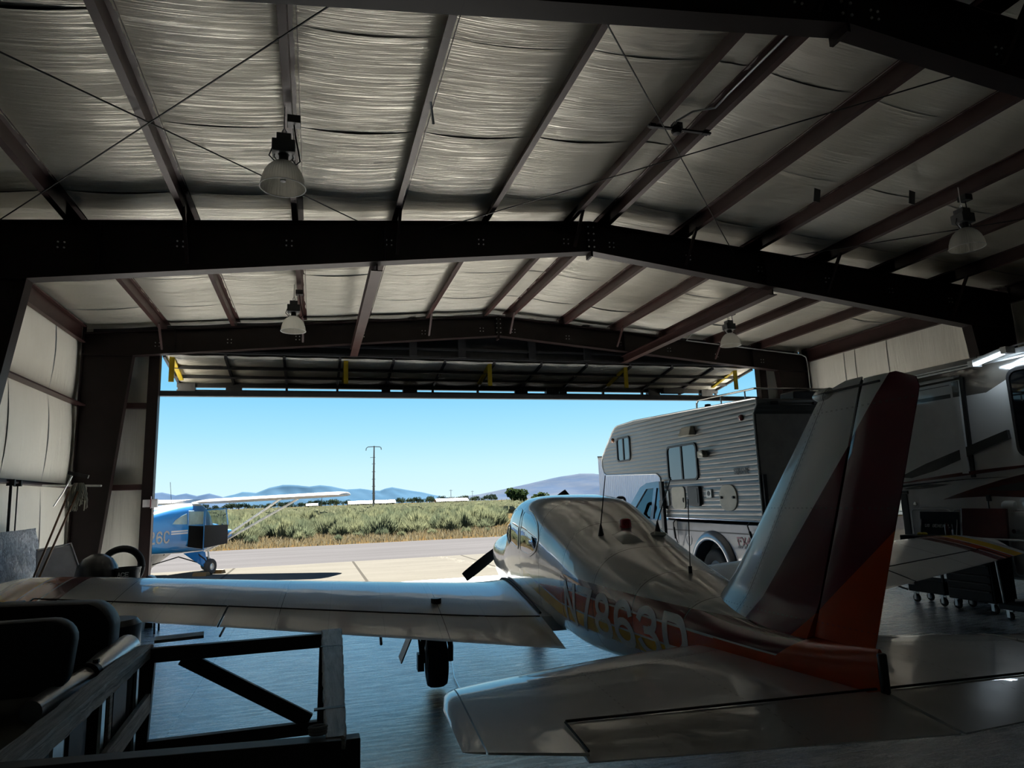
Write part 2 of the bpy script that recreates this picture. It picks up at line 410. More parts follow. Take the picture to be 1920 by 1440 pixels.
# header over the door
mb=MB(); mb.b2((DX0-.2,YD-.1,5.36),(DX1+.2,YD+.05,5.42)); mb.b2((DX0-.2,YD-.03,5.36),(DX1+.2,YD+.05,5.62)); mb.b2((DX0-.2,YD-.1,5.58),(DX1+.2,YD+.05,5.64)); mb.b2((XL+.2,YD-.04,5.64),(XR-.2,YD+.05,6.2))
for x in(2.4,5.6,7.2,XC-.9): mb.b2((x-.1,YD-.14,5.4),(x+.1,YD-.02,6.4))
struct(mb.build('door_header',M['dkgrey'],smooth=0),'dark steel header beam above the hangar door','door header')
for x,side in((.92,'left'),(8.3,'right')):
    mb=MB(); mb.b2((x-.09,FY[2]+.12,5.36),(x+.09,YD-.1,5.375)); mb.b2((x-.09,FY[2]+.12,5.535),(x+.09,YD-.1,5.55)); mb.b2((x-.012,FY[2]+.12,5.36),(x+.012,YD-.1,5.55))
    struct(mb.build('brace_beam',M['steel2'],smooth=0),'dark red brace beam from middle frame to door header on the %s'%side,'brace beam')
# bifold door, folded open
def door():
    root=bpy.data.objects.new('door_1',None); C.objects.link(root); root.location=(XC,YD,5.3); struct(root,'bifold hangar door folded open under the header','hangar door')
    L=lambda x,y,z:(x-XC,y-YD,z-5.3)
    X0,X1=DX0+.02,DX1-.02; yh,zh,y0,z0=19.15,5.02,17.12,5.34
    mb=MB(); n=12
    for i in range(n):
        xa,xb=lerp(X0,X1,i/n),lerp(X0,X1,(i+1)/n)
        for j in range(3):
            ya,za=lerp(y0,yh,j/3),lerp(z0,zh,j/3); yb,zb=lerp(y0,yh,(j+1)/3),lerp(z0,zh,(j+1)/3)
            mb.grid(lambda u,v:L(lerp(xa,xb,u),lerp(ya,yb,v),lerp(za,zb,v)-.05*4*v*(1-v)*4*u*(1-u)+.012*sin(u*9+v*14+i)*4*u*(1-u)),10,8)
    mb.build('insulation',M['wallv'],root,smooth=60)
    mb=MB(); mb.bar(L(XC,y0,z0+.1),L(XC,yh,zh+.1),X1-X0+.1,.04); mb.build('upper_panel',M['galv'],root,smooth=0)
    mb=MB()
    for i in range(n+1):
        x=lerp(X0,X1,i/n); mb.bar(L(x,y0,z0+.0),L(x,yh,zh+.0),.06,.12)
    for j in range(1,3):
        y,z=lerp(y0,yh,j/3),lerp(z0,zh,j/3); mb.b2(L(X0,y-.04,z-.09),L(X1,y+.04,z-.02))
    mb.build('panel_ribs',M['dkgrey'],root,smooth=0)
    mb=MB(); za=4.87
    mb.b2(L(X0-.05,yh-.1,za+.03),L(X1+.05,yh+.02,za+.2)); mb.b2(L(X0-.05,yh-.1,za-.18),L(X1+.05,yh+.02,za-.035))
    for i in range(n+1):
        x=lerp(X0,X1,i/n); ww=rnd.choice((.03,.03,.03,.12,.2)); mb.b2(L(x-ww,yh-.08,za-.1),L(x+ww,yh,za+.1))
    for x in(X0+.2,2.6,6.9,10.3,X1-.4): mb.b2(L(x-.2,yh-.18,za-.14),L(x+.2,yh+.02,za+.12))
    mb.build('hinge_truss',M['dkgrey'],root,smooth=0)
    mb=MB(); mb.bar(L(XC,17.1,4.42),L(XC,yh-.05,4.715),X1-X0,.05); mb.build('lower_panel',M['galv'],root,smooth=0)
    mb=MB(); mb.b2(L(DX0-.04,16.95,4.34),L(DX1+.04,17.1,4.46)); mb.build('bottom_rail',M['dkgrey'],root,smooth=0)
    for i,x in enumerate((-3.25,.75,4.5,8.5,12.1)):
        mb=MB(); mb.b2(L(x-.055,17.15,4.5),L(x+.055,17.22,5.5)) if 0 else mb.bar(L(x,17.25,4.72),L(x,17.25,5.37),.11,.05,up=(0,1,0)); 
        q=1 if x>XC-1 else -1
        mb.bar(L(x+.0,17.28,5.30),L(x,18.5,5.0),.10,.05)
        part(mb.build('strut',M['yellow'],root,smooth=0),'yellow painted door strut')
    mb=MB(); mb.b2(L(10.55,yh-.3,za-.02),L(11.3,yh-.1,za+.3)); mb.build('motor_box',M['black'],root,smooth=0,bevel=.01)
door()

# small window low in the right wall
mb=MB()
for a,b_ in(((XR-.08,WY0-.06,WZ0-.06),(XR+.2,WY0,WZ1+.06)),((XR-.08,WY1,WZ0-.06),(XR+.2,WY1+.06,WZ1+.06)),((XR-.08,WY0,WZ0-.06),(XR+.2,WY1,WZ0)),((XR-.08,WY0,WZ1),(XR+.2,WY1,WZ1+.06))): mb.b2(a,b_)
wn=struct(mb.build('window_1',M['whitepl'],smooth=0),'small white framed window low in the right wall','window')
MB().b2((XR+.1,WY0,WZ0),(XR+.11,WY1,WZ1)).build('pane',M['glass'],wn,smooth=0)
def hang(o):
    o.location=(o.location.x*HS,o.location.y*HS,EYE+HS*(o.location.z-EYE)); o.scale=(HS,HS,HS)
for o in list(C.objects):
    if o.parent is None and o.get('kind')=='structure' and o.name!='floor': hang(o)
# ------------------------------------------------------------------ low wing aeroplane in the hangar
def paint(name,mode):
    m,nt,b=newmat(name); c=nt.coords(); x,y,z=nt.sep(c); ax=nt.math('ABSOLUTE',x)
    nz=nt.noise(c,3,5); 
    white=nt.ramp(nz,[(.3,(.78,.79,.77)),(.7,(.84,.85,.83))])
    DR,OR,YE=(.12,.006,.018),(.58,.075,.010),(.80,.50,.025)
    col=white; seam=None; riv=None
    B=lambda v,lo,hi: nt.band(v,lo,hi)
    def near(v,vals,wd):
        o=None
        for q in vals:
            d=nt.math('LESS_THAN',nt.math('ABSOLUTE',nt.math('SUBTRACT',v,q)),wd); o=d if o is None else nt.math('MAXIMUM',o,d)
        return o
    def dots(v,per): return nt.math('LESS_THAN',nt.math('ABSOLUTE',nt.math('SUBTRACT',nt.math('FRACT',nt.math('DIVIDE',v,per)),.5)),.2)
    if mode=='fuselage':
        z=nt.math('ADD',z,nt.math('MULTIPLY',nt.math('MAXIMUM',nt.math('SUBTRACT',3.17,y),0.),.036))
        off=nt.math('MULTIPLY',nt.smooth(y,3.15,4.6),.20)
        zz=nt.math('SUBTRACT',z,off)
        off2=nt.math('MULTIPLY',nt.math('MAXIMUM',nt.math('SUBTRACT',y,3.3),0.),.155)
        aft=nt.math('LESS_THAN',y,1.28)
        # yellow, orange, dark red side stripes
        col=nt.mix(nt.math('MULTIPLY',B(zz,.695,.80),nt.math('LESS_THAN',y,4.45)),col,YE)
        lo=nt.math('ADD',off2,.815); 
        hi=nt.math('SUBTRACT',.94,nt.math('MULTIPLY',nt.math('MAXIMUM',nt.math('SUBTRACT',y,3.4),0.),.06))
        om=nt.math('MULTIPLY',nt.math('GREATER_THAN',z,lo),nt.math('LESS_THAN',z,hi)); om=nt.math('MULTIPLY',om,nt.math('LESS_THAN',y,4.0))
        col=nt.mix(om,col,OR)
        rm=nt.math('MULTIPLY',B(z,.955,1.06),nt.math('LESS_THAN',y,3.3)); col=nt.mix(rm,col,DR)
        am=nt.math('MULTIPLY',nt.math('LESS_THAN',z,.945),nt.math('LESS_THAN',y,1.22)); col=nt.mix(am,col,OR)
        lb=nt.math('LESS_THAN',nt.math('ADD',y,nt.math('MULTIPLY',z,1.267)),1.964); col=nt.mix(lb,col,OR)
        seam=near(y,(1.5,2.05,2.62,3.25,3.9,4.6,5.6,6.05),.0035)
        rr=nt.math('MULTIPLY',near(y,(1.53,2.08,2.65,3.28,3.87,4.57,4.63,5.57),.005),dots(z,.03))
    elif mode=='fin':
        la=nt.math('LESS_THAN',nt.math('ADD',y,nt.math('MULTIPLY',z,.955)),2.08)
        lb=nt.math('LESS_THAN',nt.math('ADD',y,nt.math('MULTIPLY',z,1.267)),1.964)
        col=nt.mix(lb,nt.mix(la,col,DR),OR)
        q=nt.math('ADD',y,nt.math('MULTIPLY',z,.74)); seam=near(q,(1.985,),.0025) 
        rr=nt.math('MULTIPLY',near(q,(1.97,2.005),.004),dots(z,.03))
        rr=nt.math('MAXIMUM',rr,nt.math('MULTIPLY',near(z,(1.05,1.62,2.1),.004),dots(y,.035)))
    else:
        wing=mode=='wing'
        if wing:
            col=nt.mix(B(ax,4.80,4.93),col,DR); col=nt.mix(B(ax,4.95,5.09),col,(.50,.07,.015)); col=nt.mix(B(ax,5.11,5.28),col,YE)
            seam=near(ax,(1.55,2.95,4.35,5.33),.003)
            rr=nt.math('MULTIPLY',nt.math('LESS_THAN',nt.math('ABSOLUTE',nt.math('SUBTRACT',nt.math('FRACT',nt.math('DIVIDE',ax,.46)),.5)),.01),dots(y,.028))
            sp=nt.math('ADD',y,nt.math('MULTIPLY',ax,.02)); rr=nt.math('MAXIMUM',rr,nt.math('MULTIPLY',near(sp,(4.75,4.79,4.15),.005),dots(ax,.03)))
        else:
            sp=nt.math('ADD',y,nt.math('MULTIPLY',ax,.27))
            seam=nt.math('MAXIMUM',nt.math('MULTIPLY',near(sp,(1.25,),.0018),nt.math('GREATER_THAN',ax,.2)),near(ax,(1.86,),.0025))
            rr=nt.math('MULTIPLY',near(sp,(1.225,1.275),.0035),dots(ax,.03))
            rr=nt.math('MAXIMUM',rr,nt.math('MULTIPLY',near(ax,(.62,1.18),.0035),dots(y,.05)))
    col=nt.mix(nt.math('MULTIPLY',seam,.8),col,(.03,.03,.03))
    col=nt.mix(nt.math('MULTIPLY',rr,.3),col,(.08,.08,.08))
    nt.link(col,b.inputs['Base Color']); b.inputs['Roughness'].default_value=.22; b.inputs['Coat Weight'].default_value=.8; b.inputs['Coat Roughness'].default_value=.02; b.inputs['Specular IOR Level'].default_value=.35
    b.inputs['Metallic'].default_value=.0
    h=nt.math('SUBTRACT',nt.math('MULTIPLY',nt.noise(c,2.2,2),1.),nt.math('ADD',nt.math('MULTIPLY',seam,.15),nt.math('MULTIPLY',rr,-.1)))
    nt.link(nt.bump(h,.0035),b.inputs['Normal']); nt.link(nt.bump(h,.0035),b.inputs['Coat Normal'])
    if mode=='wing': b.inputs['Coat Weight'].default_value=.55
    if mode=='fin': b.inputs['Coat Weight'].default_value=.3; b.inputs['Coat Roughness'].default_value=.05; b.inputs['Specular IOR Level'].default_value=.2
    return m
M['pf']=paint('aircraft_paint_fuselage','fuselage'); M['pn']=paint('aircraft_paint_fin','fin'); M['pw']=paint('aircraft_paint_wing','wing'); M['ps']=paint('aircraft_paint_tailplane','tail')
M['letter']=mat('letter_white',(.80,.82,.80),.35,0,coat=.4)
M['prop']=mat('propeller_black',(.012,.012,.013),.4)
M['beacon']=mat('red_beacon_lens',(.55,.006,.015),.12,0,coat=1)
M['panepl']=mat('aircraft_window_pane',(.03,.036,.04),.03,.0,.9,coat=1,coatr=.01,var=.05)

plane=thing('airplane','white low wing airplane with red, orange and yellow stripes, registration N7863P','airplane',(2.48,2.45,0),-.05); plane.rotation_euler=(0,.008,-.05)
#        y    zb   zt    zw    w     nt   nb
FT=[(.215,.775,.985,.88,.022,2,2),(.6,.735,.97,.87,.13,2.1,2.2),(1.0,.67,.985,.86,.235,2.2,2.4),(1.5,.59,1.06,.86,.335,2.3,2.6),(2.0,.51,1.16,.87,.425,2.4,2.7),(2.6,.45,1.30,.88,.515,2.6,2.8),(3.1,.42,1.44,.90,.56,2.85,2.8),(3.6,.43,1.60,.92,.58,3.2,2.6),(4.0,.42,1.70,.94,.60,3.8,2.7),(4.5,.42,1.745,.95,.61,4.2,2.8),(5.0,.43,1.74,.95,.60,4.2,2.8),(5.25,.44,1.68,.95,.59,3.8,2.8),(5.55,.46,1.40,.95,.57,2.6,2.8),(5.8,.49,1.35,.96,.545,2.6,2.7),(6.4,.56,1.32,.98,.50,2.5,2.5),(6.8,.64,1.27,1.02,.44,2.3,2.3),(6.98,.72,1.20,1.06,.36,2.1,2.1),(7.04,.85,1.13,1.1,.2,2,2)]
def fring(y,n=56):
    zb,zt_,zw,w_,a,bb=interp(FT,y); out=[]
    for k in range(n):
        t=2*pi*k/n; c_,s_=cos(t),sin(t); e=2/(a if s_>=0 else bb)
        x=w_*math.copysign(abs(c_)**e,c_); z=zw+((zt_-zw) if s_>=0 else (zw-zb))*math.copysign(abs(s_)**e,s_)
        out.append((x,y,z))
    return out
def surfx(y,z):
    zb,zt_,zw,w_,a,bb=interp(FT,y)
    q=abs((z-zw)/((zt_-zw) if z>=zw else (zw-zb))); n=a if z>=zw else bb
    return w_*max(0,1-min(1,q)**n)**(1/n)
def surfz(y,x):
    zb,zt_,zw,w_,a,bb=interp(FT,y); return zw+(zt_-zw)*max(0,1-min(1,abs(x)/w_)**a)**(1/a)
mb=MB(); ys=[.215+.0*k for k in range(1)]+[ .3+.075*k for k in range(90)]; ys=[y for y in ys if y<7.04]+[7.0,7.04]; ys=sorted(set(ys))
mb.loft([fring(y) for y in ys]); fus=mb.build('fuselage',M['pf'],plane,smooth=50)
# tail fairing end, nav light
mb=MB(); mb.box((0,.205,.88),(.04,.03,.18)); mb.build('tail_fairing',M['black'],plane,bevel=.01)
def patch(mb,poly,fn,rings=5):
    cx=sum(p[0] for p in poly)/len(poly); cy=sum(p[1] for p in poly)/len(poly)
    vs=[fn(cx,cy)]; n=len(poly); fs=[]
    for r in range(1,rings+1):
        for u,v in poly: vs.append(fn(lerp(cx,u,r/rings),lerp(cy,v,r/rings)))
    for k in range(n): fs.append((0,1+k,1+(k+1)%n))
    for r in range(1,rings):
        o=1+(r-1)*n
        for k in range(n): fs.append((o+k,o+(k+1)%n,o+n+(k+1)%n,o+n+k))
    mb.add(vs,fs)
def dens(poly,n=4):
    out=[]
    for i,p in enumerate(poly):
        q=poly[(i+1)%len(poly)]
        for k in range(n): out.append((lerp(p[0],q[0],k/n),lerp(p[1],q[1],k/n)))
    return out
def roundp(poly,r=.06):
    out=[]; n=len(poly)
    for i in range(n):
        p=Vector(poly[i]); a=Vector(poly[i-1]); b_=Vector(poly[(i+1)%n])
        da=(a-p); db=(b_-p); ra=min(r,da.length*.45); rb=min(r,db.length*.45); A=p+da.normalized()*ra; B_=p+db.normalized()*rb
        for k in range(5):
            t=k/4; q=(1-t)**2*A+2*t*(1-t)*p+t*t*B_; out.append(tuple(q))
    return out
W1=[(5.42,1.29),(5.18,1.545),(5.0,1.60),(4.68,1.585),(4.66,1.20)]; W2=[(4.56,1.58),(4.25,1.545),(4.02,1.45),(3.93,1.33),(3.99,1.22),(4.2,1.165),(4.54,1.185)]
for s in(-1,1):
    for Wp in(W1,W2):
        P=dens(roundp(Wp,.05),2); fr=MB()
        inn=[(y,z) for y,z in P]; cx=sum(p[0] for p in P)/len(P); cy=sum(p[1] for p in P)/len(P)
        o_=[]; 
        for y,z in P:
            d=Vector((y-cx,z-cy)); d=d*(1+.03/d.length); o_.append((cx+d.x,cy+d.y))
        fr.loft([[(s*(surfx(y,z)+.0015),y,z) for y,z in inn],[(s*(surfx(y,z)+.006),y,z) for y,z in inn],[(s*(surfx(y,z)+.006),y,z) for y,z in o_],[(s*(surfx(y,z)-.002),y,z) for y,z in o_]],True,False)
        f=fr.build('window_frame',M['pf'],plane)
        pn=MB(); patch(pn,P,lambda y,z:(s*(surfx(y,z)+.003),y,z)); pn.build('pane',M['panepl'],f,smooth=60)
    # small vent window in the front pane
    if s<0:
        Pv=roundp([(5.28,1.30),(5.24,1.43),(5.10,1.42),(5.06,1.24),(5.12,1.22)],.03); mb=MB(); mb.tube([(s*(surfx(y,z)+.006),y,z) for y,z in Pv+Pv[:1]],.007,6); mb.build('vent_window_frame',M['aluminium'],plane)
mb=MB()
mb.grid(lambda u,v:(lerp(-.5,.5,u),lerp(5.27,5.5,v),surfz(lerp(5.27,5.5,v),lerp(-.5,.5,u))+.004),16,6); mb.build('windshield',M['panepl'],plane,smooth=60)
# registration letters on the flanks, stroke by stroke
GL={'N':[[(0,0),(0,1)],[(0,1),(.55,0)],[(.55,0),(.55,1)]],'7':[[(0,1),(.6,1),(.2,0)]],
 '8':[[(.3+.24*sin(t),.74+.26*cos(t)) for t in [2*pi*k/18 for k in range(19)]],[(.3+.3*sin(t),.25+.25*cos(t)) for t in [2*pi*k/18 for k in range(19)]]],
 '6':[[(.55,.8),(.52,.9),(.42,.98),(.3,1),(.15,.95),(.05,.82),(.0,.6),(0,.28)],[(.3+.3*sin(t),.28+.28*cos(t)) for t in [2*pi*k/18 for k in range(19)]]],
 '3':[[(.03,.8),(.08,.92),(.2,1),(.36,1),(.5,.93),(.56,.78),(.5,.62),(.38,.55),(.24,.54)],[(.38,.55),(.54,.46),(.6,.3),(.56,.12),(.42,.01),(.2,0),(.06,.08),(0,.22)]],
 'P':[[(0,0),(0,1)],[(0,1),(.2,1),(.38,.99),(.52,.9),(.58,.75),(.58,.55),(.52,.4),(.38,.31),(.2,.3),(0,.3)]],
 '2':[[(.0,.78),(.06,.92),(.2,1),(.36,1),(.5,.92),(.55,.76),(.5,.6),(.0,0),(.6,0)]],'C':[[(.58,.8),(.5,.94),(.34,1),(.22,1),(.08,.92),(0,.72),(0,.28),(.08,.08),(.22,0),(.34,0),(.5,.06),(.58,.2)]],'A':[[(0,0),(.3,1),(.6,0)],[(.1,.34),(.5,.34)]],'E':[[(.55,1),(0,1),(0,0),(.55,0)],[(0,.5),(.45,.5)]]}
def strokes(mb,ch,org,su,sv,wd,fn,th=.003):
    # org (u,v), su/sv glyph scale, wd stroke width, fn(u,v,h)->3d
    for st in GL[ch]:
        pts=[Vector((org[0]+p[0]*su,org[1]+p[1]*sv)) for p in st]
        if 6<=len(pts)<16:
            for _ in range(2):
                q=[pts[0]]
                for a,b_ in zip(pts,pts[1:]): q+=[a.lerp(b_,.25),a.lerp(b_,.75)]
                pts=q+[pts[-1]]
        den=[pts[0]]
        for a,b_ in zip(pts,pts[1:]):
            n=max(1,int((b_-a).length/.04))
            for k in range(1,n+1): den.append(a.lerp(b_,k/n))
        rings=[]
        closed=(den[0]-den[-1]).length<1e-4
        for i,p in enumerate(den):
            a=den[i-1] if i else (den[-2] if closed else p); c_=den[i+1] if i<len(den)-1 else (den[1] if closed else p)
            t1=(p-a); t2=(c_-p); 
            t1=t1.normalized() if t1.length else t2.normalized(); t2=t2.normalized() if t2.length else t1
            t=(t1+t2); t=t.normalized() if t.length>1e-3 else t1
            n=Vector((-t.y,t.x)); k=wd/2/max(.5,n.dot(Vector((-t1.y,t1.x))))
            e=Vector((0,0))
            if not closed and i==0: e=-t*wd*.45
            if not closed and i==len(den)-1: e=t*wd*.45
            q1=p+n*k+e; q2=p-n*k+e
            rings.append([fn(q1.x,q1.y,0),fn(q1.x,q1.y,th),fn(q2.x,q2.y,th),fn(q2.x,q2.y,0)])
        mb.loft(rings,True,True)
for s in(-1,1):
    mb=MB(); txt='N7863P'
    for i,ch in enumerate(txt):
        # reading runs nose to tail on the left flank, tail to nose on the right
        def fn(u,v,h,s=s):
            y=3.17-u if s<0 else 1.40+u
            v=v-.036*max(0,3.17-y)
            return (s*(surfx(y,v)+.001+h),y,v)
        strokes(mb,ch,(.005+i*.298,.705),.34,.285,.052,fn)
    part(mb.build('registration_letters',M['letter'],plane,smooth=0),'pale registration N7863P')
# fin and rudder
def af(x,t): return 5*t*(.2969*sqrt(max(x,0))-.126*x-.3516*x*x+.2843*x**3-.1036*x**4)
def lam(x,t):
    p=.22
    return t/2*((1-(1-x/p)**2.8)**.55 if x<p else (1-((x-p)/(1-p))**1.2)*.985+.015*(1-(x-p)/(1-p)))
def finring(z,yl,yt,t,n=14,cut=1.0):
    c_=yl-yt; L=[]
    xs=[(1-cos(pi*k/n/1.0))/2 for k in range(n+1)]
    for x in xs: L.append((-af(x*.72,t)*c_/.72*1.0,yl-x*c_,z))
    return L+[(-p[0],p[1],p[2]) for p in reversed(L)]
FZ=[(.90,1.62,.665),(1.0,1.60,.62),(1.08,1.545,.588),(1.15,1.46,.556),(1.25,1.345,.517),(1.4,1.195,.457),(1.7,.905,.337),(2.0,.61,.218),(2.16,.455,.155),(2.2,.40,.139),(2.225,.33,.129),(2.238,.24,.124)]
mb=MB(); rings=[]
for i in range(40):
    z=lerp(.90,2.238,i/39); yl,yt=interp(FZ,z); fl=.10 if z>1.12 else .10+.10*(1.12-z)/.2
    k=1 if z<2.18 else max(.2,sqrt(max(0,1-((z-2.18)/.062)**2)))
    rings.append(finring(z,yl,yt,fl*k))
mb.loft(rings); mb.build('fin',M['pn'],plane,smooth=50)
RZ=[(.962,.62,.25),(.985,.615,.238),(1.4,.44,.083),(2.0,.20,-.145),(2.14,.142,-.197),(2.175,.128,-.19),(2.2,.118,-.165),(2.226,.105,-.08)]
mb=MB(); rings=[]
for i in range(30):
    z=lerp(.972,2.226,i/29); yl,yt=interp(RZ,z); hw=lerp(.042,.016,i/29)*(1 if z<2.17 else .75); c_=yl-yt
    L=[(-hw*.8,yl+.0,z),(-hw*.95,yl-.004,z),(-hw,yl-.03,z),(-hw*.82,yl-.3*c_,z),(-hw*.45,yl-.65*c_,z),(-hw*.12,yl-.97*c_,z),(-.002,yt,z)]
    rings.append(L+[(-p[0],p[1],p[2]) for p in reversed(L)])
mb.loft(rings); mb.build('rudder',M['pn'],plane,smooth=40)
mb=MB(); mb.tube([(0,.640,.96),(0,.122,2.22)],.008,6); mb.build('rudder_hinge_line',M['black'],plane)
mb=MB(); mb.lathe([(0,-.10),(.02,-.085),(.034,-.04),(.036,0),(.03,.05),(.012,.085),(0,.09)],(0,.395,2.19),'y',14); mb.build('tail_light_fairing',M['pn'],plane,smooth=60)
mb=MB()
for s in(-1,1): mb.tube([(s*.03,.40,2.195),(s*.024,.1,2.195),(s*.02,-.0,2.195)],.006,6)
mb.build('fin_tip_trim',M['dkgrey'],plane)
# stabilator
ZS=.775
def le(x): return interp([(0,1.50),(.3,1.47),(.9,1.335),(1.3,1.21),(1.6,1.10),(1.8,1.01),(1.88,.955),(1.925,.84),(1.94,.68)],x)[0]
def tef(x): return .232+ .02*x/1.5
def sring(s,x,yl,yt,t,droop=0,n=18):
    c_=yl-yt; full=1.45*(1-.2*x/1.9); U=[];Lw=[]
    for k in range(n+1):
        q=(1-cos(pi*k/n))/2; h=lam(q*.9,t)*c_; y=yl-q*c_
        U.append((s*x,y,ZS+h)); Lw.append((s*x,y,ZS-h))
    return U+Lw[::-1]
for s in(-1,1):
    mb=MB(); xs=[.03,.15,.3,.5,.7,.9,1.1,1.3,1.5]
    mb.loft([sring(s,x,le(x),tef(x)+.01,.066) for x in xs])
    xs=[1.5,1.535,1.6,1.7,1.78,1.855]
    mb.loft([sring(s,x,le(x),lerp(-.03,.095,(x-1.5)/.36),.066) for x in xs])
    mb.build('stabilator',M['ps'],plane,smooth=50)
    mb=MB(); mb.loft([sring(s,x,le(x),lerp(.10,.14,(x-1.86)/.1),.066*k) for x,k in((1.862,1),(1.89,.92),(1.915,.75),(1.935,.45),(1.945,.12))]); mb.build('stabilator_tip',M['ps'],plane,smooth=60)
    mb=MB(); rings=[]
    for x in(.012,.4,.8,1.2,1.50):
        y0=tef(x)-.004; y1=lerp(-.19,-.02,x/1.5); zd=-.03
        rings.append([(s*x,y0,ZS+.026),(s*x,y0-.03,ZS+.024),(s*x,y1,ZS+zd+.003),(s*x,y1,ZS+zd-.003),(s*x,y0-.03,ZS-.026),(s*x,y0,ZS-.026)])
    mb.loft(rings); mb.build('trim_tab',M['ps'],plane,smooth=30)
    mb=MB(); mb.tube([(s*.02,tef(.02)+.004,ZS+.034),(s*1.5,tef(1.5)+.004,ZS+.032)],.006,5); mb.tube([(s*1.503,tef(1.5),ZS+.03),(s*1.503,-.03,ZS+.012)],.005,5); mb.build('hinge_gap',M['rubber'],plane)
# wings
def WLE(x): return interp([(.4,5.86),(.62,5.80),(.85,5.62),(1.2,5.50),(2.6,5.38),(4.8,5.20),(5.2,5.13),(5.38,5.0),(5.47,4.78),(5.5,4.5)],x)[0]
def WTE(x): return interp([(.4,2.98),(.62,2.99),(3.4,3.58),(5.2,3.93),(5.4,4.02),(5.5,4.25)],x)[0]
def WZ(x): return .545+.094*max(0,x-.55)
def wring(s,x,f0,f1,t=None,n=16,k=1,dz=0,gap=0):
    yl,yt=WLE(x),WTE(x); c_=yl-yt; t=(lerp(.135,.11,min(1,x/5.4)) if t is None else t)*k; U=[];L=[]
    for i in range(n+1):
        q=lerp(f0,f1,(1-cos(pi*i/n))/2 if f0==0 else i/n); h=lam(q,t)*c_; y=yl-q*c_; cam=.018*c_*4*q*(1-q); z=WZ(x)+.06*(1-q)-.06*q
        U.append((s*x,y,z+h+cam-dz)); L.append((s*x,y,z-h*.8+cam-dz))
    return U+L[::-1]
HF=.735
for s in(-1,1):
    mb=MB(); mb.loft([wring(s,x,0,HF) for x in(.38,.5,.62,.75,.85,1.0,1.2,1.6,2.0,2.5,3.0,3.41)]+[wring(s,x,0,HF) for x in(3.6,4.0,4.5,5.0)])
    mb.loft([wring(s,x,0,1,k=k) for x,k in((5.0,1),(5.15,1),(5.3,.97),(5.4,.85),(5.46,.65),(5.49,.4),(5.5,.12))])
    mb.build('wing',M['pw'],plane,smooth=50)
    mb=MB(); mb.loft([wring(s,x,HF+.006,1,n=8) for x in(.63,1.2,2.0,2.8,3.39)]); mb.build('flap',M['pw'],plane,smooth=50)
    mb=MB(); mb.loft([wring(s,x,HF+.006,1,n=8) for x in(3.41,4.0,4.5,4.985)]); mb.build('aileron',M['pw'],plane,smooth=50)
    for (xa,xb) in((.64,3.395),(3.41,4.985)):
        P=[]
        for k in range(9):
            x=lerp(xa,xb,k/8); r=wring(s,x,0,HF); P.append((r[16][0],r[16][1]+.003,r[16][2]+.001))
        mb=MB(); mb.tube(P,.007,5); mb.build('hinge_gap',M['rubber'],plane)
    for x in(3.40,4.995):
        P=[wring(s,x,HF,1,n=8)[k] for k in range(9)]; mb=MB(); mb.tube([(p[0],p[1],p[2]+.001) for p in P],.007,5); mb.build('hinge_gap',M['rubber'],plane)
    # dark rubber strip at the wing root
    mb=MB(); P=[]
    for q in [.02+.046*k for k in range(16)]:
        x=.60+.02*sin(q*3); yl,yt=WLE(x),WTE(x); c_=yl-yt; y=yl-q*c_; z=WZ(x)+.06*(1-2*q)+lam(q,.135)*c_+.018*c_*4*q*(1-q)
        P.append((s*max(x,surfx(y,z)+.012),y,z+.006))
    mb.tube(P,.013,6); mb.build('wing_root_seal',M['rubber'],plane)
    mb=MB(); mb.tube([(s*2.1,3.55,.60),(s*2.1,3.42,.555)],.012,6); mb.build('flap_hinge',M['dkgrey'],plane)
    mb=MB(); mb.tube([(s*(3.4),3.95,.70),(s*3.4,3.7,.66)],.01,6); mb.build('flap_hinge',M['dkgrey'],plane)
# landing gear
def wheel(name,parent,c,r,wd,ax='x',rim=.5,rm='galv'):
    h=wd/2; mb=MB(); mb.lathe([(r*rim,-h*.8),(r*.72,-h),(r*.9,-h*.92),(r*.98,-h*.6),(r,-h*.2),(r,h*.2),(r*.98,h*.6),(r*.9,h*.92),(r*.72,h),(r*rim,h*.8),(r*rim,-h*.8)],c,ax,36)
    t=mb.build(name,M['rubber'],parent,smooth=50); mb=MB(); mb.lathe([(0,-h*.55),(r*.2,-h*.6),(r*.35,-h*.45),(r*rim,-h*.75),(r*rim,h*.75),(r*.35,h*.45),(r*.2,h*.6),(0,h*.55)],c,ax,24); mb.build('hub',M[rm],t,smooth=40); return t
for s in(-1,1):
    x,y=s*1.555,4.14; t=wheel('wheel',plane,(x,y,.225),.225,.19)
    mb=MB()
    for d in(-1,1):
        mb.tube([(x+d*.13,y,.225),(x+d*.135,y-.01,.36),(x+d*.11,y,.5),(x+d*.06,y,.6)],[.03,.026,.03,.03],8)
    mb.b2((x-.18,y-.06,.16),(x-.12,y+.06,.31))
    mb.tube([(x,y,.56),(x,y,.80)],.05,10); mb.tube([(x-.15,y-.01,.30),(x-.17,y-.05,.46),(x-.21,y-.02,.52),(x-.12,y,.56)],.012,6)
    mb.build('landing_gear_leg',M['black'],plane)
    mb=MB(); mb.bar((x+s*.17,y-.03,.66),(x+s*.34,y-.03,.27),.3,.012,up=(1,0,0)) if s<0 else mb.bar((x+.17,y-.03,.66),(x+.34,y-.03,.27),.3,.012,up=(1,0,0)); mb.build('gear_door',M['dkgrey'],plane)
t=wheel('wheel',plane,(0,6.25,.19),.19,.14); mb=MB(); mb.tube([(-.1,6.25,.19),(-.1,6.27,.42),(0,6.3,.45),(.1,6.27,.42),(.1,6.25,.19)],.02,8); mb.tube([(0,6.3,.44),(0,6.36,.8)],.04,10); mb.build('landing_gear_leg',M['galv'],plane)
